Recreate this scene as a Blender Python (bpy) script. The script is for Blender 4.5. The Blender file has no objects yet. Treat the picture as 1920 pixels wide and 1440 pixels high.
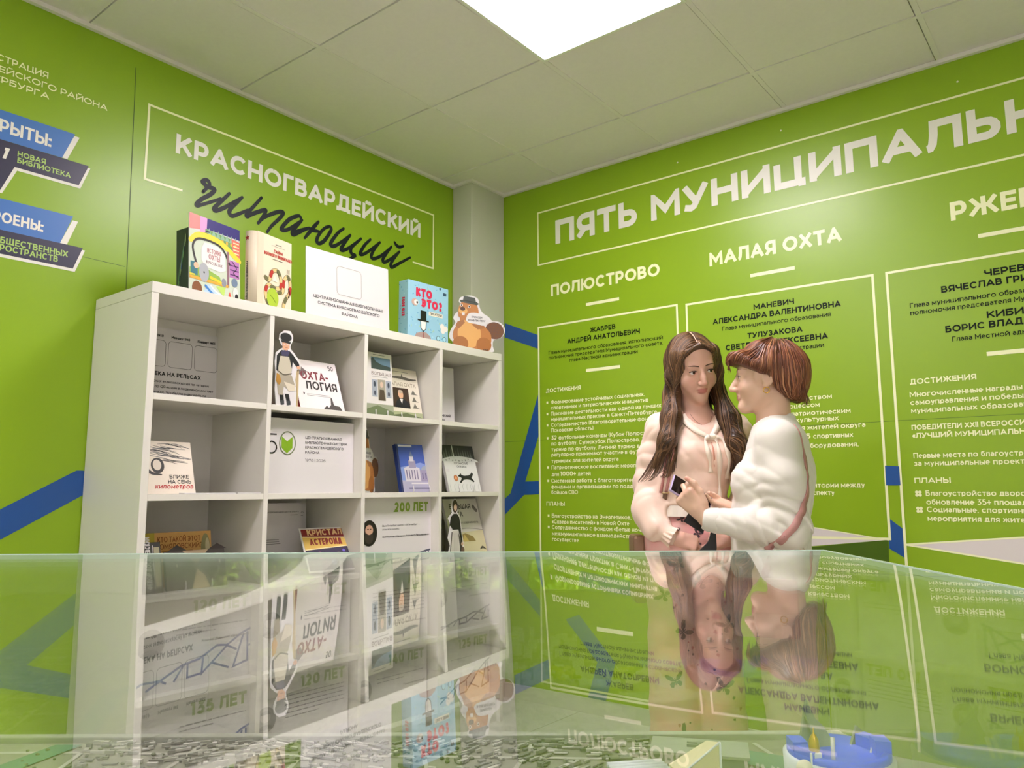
import bpy, bmesh, math, random
import numpy as np
from mathutils import Vector, Matrix
from mathutils.bvhtree import BVHTree

SC = bpy.context.scene
COL = SC.collection
R = math.radians

# ------------------------------------------------------------------ camera, light, exposure
SC.view_settings.view_transform = 'Standard'
SC.view_settings.look = 'None'
SC.view_settings.gamma = 1.0
SC.view_settings.use_curve_mapping = False
SC.view_settings.exposure = 0.04
SC.cycles.use_denoising = True
SC.cycles.max_bounces = 10
SC.cycles.diffuse_bounces = 5
SC.cycles.glossy_bounces = 4
SC.cycles.transparent_max_bounces = 16
SC.cycles.sample_clamp_indirect = 6.0
SC.cycles.caustics_reflective = False
SC.cycles.caustics_refractive = False

CAM_POS = Vector((2.76563, -3.25195, 1.05533))
cam = bpy.data.cameras.new('camera'); cam_ob = bpy.data.objects.new('camera', cam); COL.objects.link(cam_ob)
cam.sensor_width = 36.0; cam.lens = 1450.47 * 36.0 / 1920.0; cam.clip_start = 0.02; cam.clip_end = 100
YAW, PITCH, ROLL = -0.670085, 0.135984, -0.005122
_f0 = Vector((math.sin(YAW), math.cos(YAW), 0)); _r0 = Vector((math.cos(YAW), -math.sin(YAW), 0)); _u0 = Vector((0, 0, 1))
_fw = _f0*math.cos(PITCH) + _u0*math.sin(PITCH); _up = _u0*math.cos(PITCH) - _f0*math.sin(PITCH)
_r = _r0*math.cos(ROLL) + _up*math.sin(ROLL); _u = _up*math.cos(ROLL) - _r0*math.sin(ROLL)
cam_ob.matrix_world = Matrix(((_r.x, _u.x, -_fw.x, CAM_POS.x), (_r.y, _u.y, -_fw.y, CAM_POS.y), (_r.z, _u.z, -_fw.z, CAM_POS.z), (0, 0, 0, 1)))
SC.camera = cam_ob

world = bpy.data.worlds.new('sky'); SC.world = world; world.use_nodes = True
_bg = world.node_tree.nodes['Background']
_bg.inputs['Color'].default_value = (0.95, 0.89, 1.0, 1); _bg.inputs['Strength'].default_value = 2.0
_sl = bpy.data.lights.new('sun', 'SUN'); _sl.energy = 30.0; _sl.angle = R(1.0); _sl.color = (1, 0.96, 0.86)
sun = bpy.data.objects.new('sun', _sl); COL.objects.link(sun); sun.rotation_euler = (R(-28), R(-10), 0)   # shines from over the roof onto the garden
LAMP_STRENGTH = 39.0
LAMP_COLOR = (1.0, 0.90, 0.97)
CEIL = 2.70

# ------------------------------------------------------------------ helpers
def srgb(h):
    h = h.lstrip('#'); c = [int(h[i:i+2], 16)/255 for i in (0, 2, 4)]
    return tuple(x/12.92 if x <= 0.04045 else ((x+0.055)/1.055)**2.4 for x in c)

_mats = {}
def mat(name, color, rough=0.55, metal=0.0, spec=0.5, noise=0.0, nscale=40.0, bump=0.0, bscale=200.0, emit=None, estr=1.0, sheen=0.0, sss=0.0, coat=0.0):
    if name in _mats: return _mats[name]
    if isinstance(color, str): color = srgb(color)
    m = bpy.data.materials.new(name); m.use_nodes = True
    nt = m.node_tree; b = nt.nodes['Principled BSDF']
    b.inputs['Base Color'].default_value = (*color, 1); b.inputs['Roughness'].default_value = rough
    b.inputs['Metallic'].default_value = metal; b.inputs['Specular IOR Level'].default_value = spec
    if sheen: b.inputs['Sheen Weight'].default_value = sheen
    if coat: b.inputs['Coat Weight'].default_value = coat; b.inputs['Coat Roughness'].default_value = 0.12
    if sss:
        b.inputs['Subsurface Weight'].default_value = sss; b.inputs['Subsurface Radius'].default_value = (0.012, 0.005, 0.003); b.inputs['Subsurface Scale'].default_value = 1.0
    if emit is not None:
        b.inputs['Emission Color'].default_value = (*emit, 1); b.inputs['Emission Strength'].default_value = estr
    if noise or bump:
        tc = nt.nodes.new('ShaderNodeTexCoord')
    if noise:
        n = nt.nodes.new('ShaderNodeTexNoise'); n.inputs['Scale'].default_value = nscale; n.inputs['Detail'].default_value = 4
        mx = nt.nodes.new('ShaderNodeMixRGB'); mx.inputs[1].default_value = (*[c*(1-noise) for c in color], 1); mx.inputs[2].default_value = (*[min(1, c*(1+noise)) for c in color], 1)
        nt.links.new(tc.outputs['Object'], n.inputs['Vector']); nt.links.new(n.outputs['Fac'], mx.inputs[0]); nt.links.new(mx.outputs[0], b.inputs['Base Color'])
    if bump:
        n2 = nt.nodes.new('ShaderNodeTexNoise'); n2.inputs['Scale'].default_value = bscale; n2.inputs['Detail'].default_value = 3
        bp = nt.nodes.new('ShaderNodeBump'); bp.inputs['Strength'].default_value = bump; bp.inputs['Distance'].default_value = 0.002
        nt.links.new(tc.outputs['Object'], n2.inputs['Vector']); nt.links.new(n2.outputs['Fac'], bp.inputs['Height']); nt.links.new(bp.outputs[0], b.inputs['Normal'])
    _mats[name] = m
    return m

def ink(hexcol, rough=0.45):
    return mat('ink_' + hexcol.lstrip('#') + ('' if rough == 0.45 else '_%d' % int(rough*100)), hexcol, rough)

class MB:
    """collects shapes; build() links them as ONE mesh object"""
    def __init__(s):
        s.v = []; s.f = []; s.mi = []; s.sm = []; s.mats = []; s.M = Matrix.Identity(4)
    def slot(s, m):
        if m not in s.mats: s.mats.append(m)
        return s.mats.index(m)
    def add(s, verts, faces, m, smooth=False):
        o = len(s.v); k = s.slot(m)
        for p in verts: s.v.append(s.M @ Vector(p))
        for f in faces: s.f.append([i+o for i in f]); s.mi.append(k); s.sm.append(smooth)
    def box(s, a, b, m):
        x0, y0, z0 = a; x1, y1, z1 = b
        v = [(x0,y0,z0),(x1,y0,z0),(x1,y1,z0),(x0,y1,z0),(x0,y0,z1),(x1,y0,z1),(x1,y1,z1),(x0,y1,z1)]
        s.add(v, [(0,3,2,1),(4,5,6,7),(0,1,5,4),(1,2,6,5),(2,3,7,6),(3,0,4,7)], m)
    def bbox(s, a, b, m, r=0.002):
        """box with chamfered edges"""
        bm = bmesh.new(); bmesh.ops.create_cube(bm, size=1)
        for v in bm.verts: v.co = Vector((a[i] + (v.co[i]+.5)*(b[i]-a[i]) for i in range(3)))
        bmesh.ops.bevel(bm, geom=bm.edges[:], offset=r, segments=2, affect='EDGES', profile=.5)
        s.addbm(bm, m)
    def addbm(s, bm, m, smooth=False):
        bm.verts.index_update()
        s.add([v.co for v in bm.verts], [[v.index for v in f.verts] for f in bm.faces], m, smooth); bm.free()
    def prism(s, pts, z0, z1, m, mside=None):
        """polygon in local xy, extruded z0..z1 (front at z1)"""
        if area(pts) < 0: pts = pts[::-1]
        n = len(pts)
        v = [(x, y, z1) for x, y in pts] + [(x, y, z0) for x, y in pts]
        s.add(v, [list(range(n)), list(range(2*n-1, n-1, -1))], m)
        s.add(v, [(i, i+n, (i+1) % n + n, (i+1) % n) for i in range(n)], mside or m)
    def tube(s, pts, rad, m, n=8, cap=True, smooth=True):
        pts = [Vector(p) for p in pts]; k = len(pts)
        if not hasattr(rad, '__len__'): rad = [rad]*k
        vs = []; up = None
        for i, p in enumerate(pts):
            t = (pts[min(i+1, k-1)] - pts[max(i-1, 0)])
            t = t.normalized() if t.length > 1e-9 else Vector((0, 0, 1))
            if up is None:
                up = Vector((0, 0, 1)) if abs(t.z) < .9 else Vector((1, 0, 0))
            a = t.cross(up)
            a = a.normalized() if a.length > 1e-6 else t.orthogonal().normalized()
            b = a.cross(t); up = b
            for j in range(n):
                q = 2*math.pi*j/n; vs.append(p + (a*math.cos(q) + b*math.sin(q))*rad[i])
        fs = [(i*n+j, i*n+(j+1) % n, (i+1)*n+(j+1) % n, (i+1)*n+j) for i in range(k-1) for j in range(n)]
        if cap: fs += [list(range(n-1, -1, -1)), list(range((k-1)*n, k*n))]
        s.add(vs, fs, m, smooth)
    def lathe(s, prof, m, n=24, c=(0, 0, 0), smooth=True):
        """profile (r,z) around local z"""
        vs = [(c[0]+r*math.cos(2*math.pi*j/n), c[1]+r*math.sin(2*math.pi*j/n), c[2]+z) for r, z in prof for j in range(n)]
        k = len(prof)
        fs = [(i*n+j, i*n+(j+1) % n, (i+1)*n+(j+1) % n, (i+1)*n+j) for i in range(k-1) for j in range(n)]
        fs += [list(range(n-1, -1, -1)), list(range((k-1)*n, k*n))]
        s.add(vs, fs, m, smooth)
    def ball(s, c, r, m, nu=16, nv=10):
        if not hasattr(r, '__len__'): r = (r, r, r)
        vs = []; 
        for i in range(nv+1):
            a = math.pi*i/nv
            for j in range(nu):
                b = 2*math.pi*j/nu
                vs.append((c[0]+r[0]*math.sin(a)*math.cos(b), c[1]+r[1]*math.sin(a)*math.sin(b), c[2]-r[2]*math.cos(a)))
        fs = [(i*nu+j, i*nu+(j+1) % nu, (i+1)*nu+(j+1) % nu, (i+1)*nu+j) for i in range(nv) for j in range(nu)]
        s.add(vs, fs, m, True)
    # ---- flat print on the local xy plane, seen from +z, at height z
    def poly(s, pts, m, z=.0006):
        if area(pts) < 0: pts = pts[::-1]
        s.k = (getattr(s, 'k', 0) + 1) % 16
        s.add([(x, y, z + s.k*1.2e-5) for x, y in pts], [list(range(len(pts)))], m)
    def rect(s, x0, y0, x1, y1, m, z=.0006):
        s.poly([(x0, y0), (x1, y0), (x1, y1), (x0, y1)], m, z)
    def ell(s, cx, cy, rx, ry, m, z=.0006, n=24, a0=0, a1=360):
        s.poly(arc(cx, cy, rx, ry, a0, a1, n)[:-1 if a1-a0 == 360 else None], m, z)
    def line(s, pts, w, m, z=.0006, closed=False, clip=None):
        for q in ribbon(pts, w, closed):
            if clip:
                q = clip_y(q, clip[0], clip[1])
                if len(q) < 3: continue
            s.poly(q, m, z)
    def frame(s, x0, y0, x1, y1, w, m, z=.0006):
        s.line([(x0, y0), (x1, y0), (x1, y1), (x0, y1)], w, m, z, True)
    def brush(s, pts, ws, m, z=.0006, sub=6):
        """a smooth stroke of varying width"""
        pts = smooth2(pts, sub); n = len(pts)
        w = [ws[0] + 0*i if len(ws) == 1 else np.interp(i/(n-1), np.linspace(0, 1, len(ws)), ws) for i in range(n)]
        L = []; Rr = []
        for i in range(n):
            a = pts[max(i-1, 0)]; b = pts[min(i+1, n-1)]
            d = math.hypot(b[0]-a[0], b[1]-a[1]) or 1; nx, ny = -(b[1]-a[1])/d, (b[0]-a[0])/d
            L.append((pts[i][0]+nx*w[i]/2, pts[i][1]+ny*w[i]/2)); Rr.append((pts[i][0]-nx*w[i]/2, pts[i][1]-ny*w[i]/2))
        for i in range(n-1): s.poly([L[i], L[i+1], Rr[i+1], Rr[i]], m, z)
        for i in (0, n-1): s.ell(pts[i][0], pts[i][1], w[i]/2, w[i]/2, m, z, 10)
    def text(s, t, x, y, cap, m, w=.15, width=None, align='l', z=.0007, slant=0.0, track=.10):
        """stroke lettering; y is the baseline; width stretches it to fit; w = stroke / cap height"""
        items = []; cx = 0.0
        for ch in t:
            if ch == ' ': cx += .34; continue
            W, strokes, sc, dy = glyph(ch)
            if ch in 'Лл' and cx > 0: cx -= .07*sc
            items.append((cx, W, strokes, sc, dy)); cx += W + track
        total = max(cx - track, .01)*cap
        k = 1.0 if width is None else width/total
        if align == 'c': x -= total*k/2
        if align == 'r': x -= total*k
        sw = w*cap
        for gx, W, strokes, sc, dy in items:
            gw = W*cap*k; h = cap*sc; ox = x + gx*cap*k
            for st in strokes:
                pts = [(ox + sw/2 + px*(gw-sw), y + dy*cap + sw/2 + py*(h-sw)) for px, py in st]
                lo = y + dy*cap + min(0, min(p[1] for p in st))*h - (1e-6); hi = y + dy*cap + max(1, max(p[1] for p in st))*h + 1e-6
                if max(p[1] for p in st) <= 1 and min(p[1] for p in st) >= 0: pts = extend(pts, sw)
                if slant: 
                    qs = ribbon(pts, sw)
                    for q in qs:
                        q = clip_y(q, lo, hi)
                        if len(q) > 2: s.poly([(a + (b-y)*slant, b) for a, b in q], m, z)
                else:
                    s.line(pts, sw, m, z, False, (lo, hi))
    def build(s, name, parent=None, auto=False):
        me = bpy.data.meshes.new(name); me.from_pydata([tuple(v) for v in s.v], [], s.f)
        for m in s.mats: me.materials.append(m)
        me.polygons.foreach_set('material_index', s.mi); me.polygons.foreach_set('use_smooth', s.sm); me.update()
        o = bpy.data.objects.new(name, me); COL.objects.link(o)
        if parent is not None: o.parent = parent
        return o

def merge_into(o, mb):
    """adds the collected print to an existing mesh"""
    bm = bmesh.new(); bm.from_mesh(o.data); k0 = len(o.data.materials)
    for m in mb.mats: o.data.materials.append(m)
    vs = [bm.verts.new(v) for v in mb.v]
    for f, i in zip(mb.f, mb.mi):
        q = bm.faces.new([vs[j] for j in f]); q.material_index = k0+i; q.smooth = True
    bm.to_mesh(o.data); bm.free()

def area(p): return sum(p[i][0]*p[(i+1) % len(p)][1] - p[(i+1) % len(p)][0]*p[i][1] for i in range(len(p)))
def arc(cx, cy, rx, ry, a0, a1, n=10):
    return [(cx+rx*math.cos(R(a0+(a1-a0)*i/n)), cy+ry*math.sin(R(a0+(a1-a0)*i/n))) for i in range(n+1)]
def clip_y(q, lo, hi):
    for lim, sg in ((lo, 1), (hi, -1)):
        out = []
        for i in range(len(q)):
            a, b = q[i], q[(i+1) % len(q)]; da, db = sg*(a[1]-lim), sg*(b[1]-lim)
            if da >= 0: out.append(a)
            if (da >= 0) != (db >= 0):
                t = da/(da-db); out.append((a[0]+t*(b[0]-a[0]), lim))
        q = out
        if not q: return q
    return q
def extend(pts, w):
    pts = list(pts)
    for e in (0, -1):
        a = pts[e]; b = pts[1 if e == 0 else -2]; dx, dy = a[0]-b[0], a[1]-b[1]; d = math.hypot(dx, dy)
        if d > 1e-9 and abs(dx) > .02*d and abs(dy) > .25*d and len(pts) <= 5 and d > 1.2*w:
            pts[e] = (a[0]+dx/d*w*.38, a[1]+dy/d*w*.38)
        elif d > 1e-9 and len(pts) <= 5 or d > 3*w:
            pts[e] = (a[0]+dx/d*w*.5, a[1]+dy/d*w*.5)
    return pts
def ribbon(pts, w, closed=False):
    n = len(pts); L = []; Rr = []
    def dirn(a, b):
        d = math.hypot(b[0]-a[0], b[1]-a[1]) or 1e-9; return ((b[0]-a[0])/d, (b[1]-a[1])/d)
    for i in range(n):
        if closed or 0 < i < n-1:
            d0 = dirn(pts[i-1], pts[i]); d1 = dirn(pts[i], pts[(i+1) % n])
        else:
            d0 = d1 = dirn(pts[0], pts[1]) if i == 0 else dirn(pts[-2], pts[-1])
        mx, my = -(d0[1]+d1[1]), d0[0]+d1[0]; l = math.hypot(mx, my)
        if l < 1e-6: mx, my, l = -d0[1], d0[0], 1
        mx /= l; my /= l
        c = max(.42, mx*-d0[1] + my*d0[0]); o = w/2/c
        L.append((pts[i][0]+mx*o, pts[i][1]+my*o)); Rr.append((pts[i][0]-mx*o, pts[i][1]-my*o))
    return [[L[i], L[(i+1) % n], Rr[(i+1) % n], Rr[i]] for i in range(n if closed else n-1)]
def smooth2(pts, sub):
    out = []; n = len(pts)
    for i in range(n-1):
        p0, p1, p2, p3 = pts[max(i-1, 0)], pts[i], pts[i+1], pts[min(i+2, n-1)]
        for j in range(sub):
            t = j/sub
            out.append(tuple(.5*(2*b + (c-a)*t + (2*a-5*b+4*c-d)*t*t + (3*b-a-3*c+d)*t**3) for a, b, c, d in zip(p0, p1, p2, p3)))
    out.append(tuple(pts[-1])); return out

# ------------------------------------------------------------------ stroke alphabet: width / cap height, strokes in a unit box
_A = arc
GL = {
 'А': (.86, [[(0,0),(.5,1),(1,0)], [(.2,.28),(.8,.28)]]),
 'Б': (.68, [[(.95,1),(0,1),(0,0),(.55,0)] + _A(.58,.29,.42,.29,-90,90,8) + [(0,.58)]]),
 'В': (.70, [[(0,.52),(0,1),(.52,1)] + _A(.55,.76,.36,.24,90,-90,7) + [(0,.52),(0,0),(.55,0)] + _A(.6,.26,.4,.26,-90,90,7) + [(0,.52)]]),
 'Г': (.58, [[(0,0),(0,1),(1,1)]]),
 'Д': (.90, [[(0,-.2),(0,0),(1,0),(1,-.2)], [(.13,0),(.24,.3),(.28,1),(.84,1),(.84,0)]]),
 'Е': (.62, [[(1,0),(0,0),(0,1),(1,1)], [(0,.51),(.9,.51)]]),
 'Ж': (1.16, [[(.5,0),(.5,1)], [(.03,1),(.3,.52),(0,0)], [(.97,1),(.7,.52),(1,0)], [(.3,.52),(.7,.52)]]),
 'З': (.64, [_A(.44,.755,.46,.245,155,-90,9) + [(.3,.51)], [(.3,.51)] + _A(.46,.255,.54,.255,90,-155,10)]),
 'И': (.80, [[(0,1),(0,0)], [(.03,.07),(.97,.93)], [(1,1),(1,0)]]),
 'К': (.72, [[(0,0),(0,1)], [(.95,1),(.05,.36)], [(.36,.58),(1,0)]]),
 'Л': (.84, [[(0,.01),(.10,.03),(.18,.17),(.235,.55),(.25,1),(1,1),(1,0)]]),
 'М': (.94, [[(0,0),(0,1),(.5,.28),(1,1),(1,0)]]),
 'Н': (.78, [[(0,0),(0,1)], [(1,0),(1,1)], [(0,.5),(1,.5)]]),
 'О': (.94, [_A(.5,.5,.5,.5,90,450,20)]),
 'П': (.76, [[(0,0),(0,1),(1,1),(1,0)]]),
 'Р': (.68, [[(0,0),(0,1),(.55,1)] + _A(.57,.67,.43,.33,90,-90,8) + [(0,.34)]]),
 'С': (.80, [_A(.56,.5,.56,.5,40,320,15)]),
 'Т': (.70, [[(0,1),(1,1)], [(.5,1),(.5,0)]]),
 'У': (.76, [[(0,1),(.52,.3)], [(1,1),(.55,.28),(.42,.08),(.26,0),(.08,.04)]]),
 'Ф': (1.0, [_A(.5,.52,.5,.34,90,450,16), [(.5,0),(.5,1)]]),
 'Х': (.78, [[(.02,1),(1,0)], [(.98,1),(0,0)]]),
 'Ц': (.82, [[(0,1),(0,0),(1,0),(1,-.2)], [(.86,1),(.86,0)]]),
 'Ч': (.72, [[(0,1),(0,.66)] + _A(.4,.66,.4,.26,180,270,5) + [(1,.42)], [(1,1),(1,0)]]),
 'Ш': (1.06, [[(0,1),(0,0),(1,0),(1,1)], [(.5,0),(.5,1)]]),
 'Щ': (1.12, [[(0,1),(0,0),(1,0),(1,-.2)], [(.46,0),(.46,1)], [(.91,0),(.91,1)]]),
 'Ъ': (.84, [[(0,1),(.26,1),(.26,0),(.62,0)] + _A(.66,.29,.34,.29,-90,90,7) + [(.26,.58)]]),
 'Ы': (.92, [[(0,1),(0,0),(.38,0)] + _A(.4,.29,.3,.29,-90,90,7) + [(0,.58)], [(1,1),(1,0)]]),
 'Ь': (.66, [[(0,1),(0,0),(.55,0)] + _A(.58,.29,.42,.29,-90,90,7) + [(0,.58)]]),
 'Э': (.80, [_A(.44,.5,.56,.5,140,-140,15), [(.32,.5),(.98,.5)]]),
 'Ю': (1.2, [[(0,0),(0,1)], _A(.63,.5,.37,.5,90,450,18), [(0,.5),(.27,.5)]]),
 'Я': (.70, [[(1,0),(1,1),(.45,1)] + _A(.43,.67,.43,.33,90,270,8) + [(1,.34)], [(.42,.34),(.02,0)]]),
 'а': (.62, [_A(.48,.64,.5,.36,150,50,5) + [(1,.66),(1,0)], [(1,.58),(.45,.58)] + _A(.4,.3,.4,.29,100,260,7) + [(.5,0),(1,.2)]]),
 'е': (.68, [[(0,.5),(1,.5)] + _A(.5,.5,.5,.5,0,310,14)]),
 'б': (.70, [_A(.5,.36,.5,.36,90,450,14), [(.02,.42),(.06,.8),(.3,.94),(.9,1)]]),
 'р': (.70, [[(0,-.34),(0,1)], _A(.52,.5,.48,.5,150,510,14)]),
 'у': (.64, [[(0,1),(.5,.05)], [(1,1),(.5,-.1),(.32,-.32),(.05,-.3)]]),
 'ф': (.98, [_A(.27,.5,.27,.5,0,360,12), _A(.73,.5,.27,.5,0,360,12), [(.5,-.34),(.5,1.3)]]),
 '0': (.72, [_A(.5,.5,.5,.5,90,450,16)]), '1': (.36, [[(0,1),(.85,1),(.85,0)]]),
 '2': (.66, [_A(.47,.7,.47,.3,160,-20,8) + [(.85,.5),(.05,0),(1,0)]]),
 '3': (.64, [[(.05,1),(.92,1),(.45,.58)] + _A(.46,.3,.54,.3,80,-150,10)]),
 '4': (.76, [[(.62,1),(0,.28),(1,.28)], [(.76,.55),(.76,0)]]),
 '5': (.64, [[(.92,1),(.16,1),(.1,.58),(.4,.6)] + _A(.46,.31,.54,.31,88,-150,10)]),
 '6': (.68, [_A(.5,.32,.5,.32,90,450,14), [(0,.34),(.05,.7),(.3,.95),(.6,1),(.88,.95)]]),
 '7': (.66, [[(0,.82),(0,1),(1,1),(.35,0)]]),
 '8': (.70, [_A(.5,.76,.42,.24,90,450,12), _A(.5,.26,.5,.26,90,450,12)]),
 '9': (.68, [_A(.5,.68,.5,.32,90,450,14), [(1,.66),(.95,.3),(.7,.05),(.4,0),(.12,.05)]]),
 '.': (.16, [[(0,0),(1,0)]]), ',': (.18, [[(.6,.06),(.2,-.16)]]), ':': (.16, [[(0,0),(1,0)], [(0,.6),(1,.6)]]), '-': (.4, [[(0,.38),(1,.38)]]),
 '—': (.8, [[(0,.38),(1,.38)]]), '«': (.5, [[(.45,.65),(0,.38),(.45,.1)], [(1,.65),(.55,.38),(1,.1)]]), '»': (.5, [[(0,.65),(.45,.38),(0,.1)], [(.55,.65),(1,.38),(.55,.1)]]),
 '(': (.28, [[(.9,1.1),(.2,.75),(.2,.2),(.9,-.15)]]), ')': (.28, [[(.1,1.1),(.8,.75),(.8,.2),(.1,-.15)]]), '+': (.56, [[(0,.42),(1,.42)], [(.5,.78),(.5,.06)]]),
 '|': (.1, [[(.5,1.05),(.5,-.1)]]), '?': (.58, [_A(.45,.72,.45,.28,165,-60,8) + [(.5,.36),(.5,.3)], [(.4,0),(.6,0)]]),
 'V': (.82, [[(0,1),(.5,0),(1,1)]]), '№': (1.1, [[(0,0),(0,1),(.5,0),(.5,1)], _A(.82,.55,.18,.22,0,360,10), [(.65,.15),(1,.15)]]),
 'Q': (.96, [_A(.5,.5,.5,.5,90,450,20), [(.6,.2),(1,-.12)]]), 'S': (.68, [_A(.48,.75,.46,.25,30,270,8) + _A(.5,.25,.5,.25,90,-150,8)]), '!': (.16, [[(.5,1),(.5,.32)], [(0,0),(1,0)]]),
 '■': (.5, [[(.2,.36),(.8,.36)]]),
}
for _l, _c in zip('XIRTAOHPEMCBK', 'ХIРТАОНРЕМСВК'):
    if _c in GL: GL[_l] = GL[_c]
GL['I'] = (.16, [[(.5,0),(.5,1)]])
GL['R'] = (.70, GL['Р'][1] + [[(.5,.34),(1,0)]])
GL['Й'] = (.80, GL['И'][1] + [_A(.5,1.36,.28,.14,190,350,6)])
GL['Ё'] = (.62, GL['Е'][1] + [[(.2,1.22),(.3,1.22)], [(.7,1.22),(.8,1.22)]])
GL['й'] = (.80, GL['И'][1] + [_A(.5,1.46,.28,.18,190,350,6)])
GL['ё'] = (.68, GL['е'][1] + [[(.2,1.3),(.32,1.3)], [(.68,1.3),(.8,1.3)]])
def glyph(ch):
    """width, strokes, height / cap, dy"""
    if ch in 'аеруй':
        W, st = GL[ch]; return W*.86, st, .74, 0
    if ch == 'ф': W, st = GL[ch]; return W*.86, st, .74, 0
    if ch == 'ё': W, st = GL[ch]; return W*.86, st, .74, 0
    if ch == 'б': W, st = GL[ch]; return W*.86, st, 1.0, 0
    if ch in GL: return GL[ch][0], GL[ch][1], 1.0, 0
    u = ch.upper()
    if u in GL: return GL[u][0]*.8, GL[u][1], .74, 0
    return .4, [], 1, 0

def tag(o, label=None, cat=None, group=None, kind=None):
    if label: o['label'] = label
    if cat: o['category'] = cat
    if group: o['group'] = group
    if kind: o['kind'] = kind
    return o
def thing(name, label, cat, M=None, group=None):
    o = bpy.data.objects.new(name, None); COL.objects.link(o); o.empty_display_size = .05
    if M is not None: o.matrix_world = M
    return tag(o, label, cat, group)
def basis(X, Y, Z, loc):
    return Matrix(((X[0], Y[0], Z[0], loc[0]), (X[1], Y[1], Z[1], loc[1]), (X[2], Y[2], Z[2], loc[2]), (0, 0, 0, 1)))
WALL_L = basis((0, 1, 0), (0, 0, 1), (1, 0, 0), (0, 0, 0))        # local x runs along the left wall, y is up, z comes out of it
WALL_R = basis((1, 0, 0), (0, 0, 1), (0, -1, 0), (0, 0, 0))
# ------------------------------------------------------------------ the ceiling lamps (the room's light)
XA, YB, T = 0.5268, 0.3743, 0.6          # ceiling grid: first seams and tile size
def lamp_cell(i, j): return XA + T*i, XA + T*(i+1), -(YB + T*(j+1)), -(YB + T*j)
LAMPS = [((1, 1), 'square glowing ceiling lamp panel in full view above the corner of the green walls'),
         ((1, 5), 'glowing ceiling lamp panel above the left wall beside the window side'),
         ((6, 6), 'glowing ceiling lamp panel in the far corner near the big window')]
m_diff = mat('lamp_diffuser', (1, 1, 1), 0.6, emit=LAMP_COLOR, estr=LAMP_STRENGTH)
m_lampframe = mat('lamp_frame', '#f2f2ee', 0.4)
for (i, j), lab in LAMPS:
    x0, x1, y0, y1 = lamp_cell(i, j)
    t = thing('ceiling_lamp', lab, 'lamp', Matrix.Translation(((x0+x1)/2, (y0+y1)/2, CEIL)), 'square ceiling lamp panels')
    b = MB(); h = .298
    for a0, b0, a1, b1 in ((-h, -h, h, -h+.012), (-h, h-.012, h, h), (-h, -h+.012, -h+.012, h-.012), (h-.012, -h+.012, h, h-.012)):
        b.box((a0, b0, -.004), (a1, b1, .03), m_lampframe)
    b.build('lamp_rim', t)
    b = MB(); b.box((-h+.012, -h+.012, .000), (h-.012, h-.012, .012), m_diff); b.build('diffuser', t)

# ------------------------------------------------------------------ room shell
RX, RY = 5.3, -4.9                        # the room runs x 0..RX, y RY..0
G_WALL = mat('green_wall_print', srgb('#86a91c'), 0.34, spec=0.45, noise=.02, nscale=3)
WHITE = mat('white_paint', '#efeeea', 0.6)
PILLAR = mat('grey_pillar_paint', '#c9c8ba', 0.5)
W_INK = mat('white_print', '#eceadf', 0.38); C_INK = mat('cream_print', '#f4f6c6', 0.38)
D_INK = mat('dark_print', '#0b1806', 0.5, spec=.2); N_INK = mat('navy_print', '#2b2b44', 0.38)
B_INK = mat('blue_print', '#1d4f94', 0.38); L_INK = mat('light_blue_print', '#3f72b8', 0.38)
T_INK = mat('lime_print', '#a4c466', 0.38); S_INK = mat('script_print', '#0c161b', 0.45, spec=.35)
DG_INK = mat('deep_green_print', '#42600f', 0.38); SEAM = mat('seam_dark', '#3f5a12', 0.5)
LG_INK = mat('pale_grey_print', '#dcd5d2', 0.38)

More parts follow.
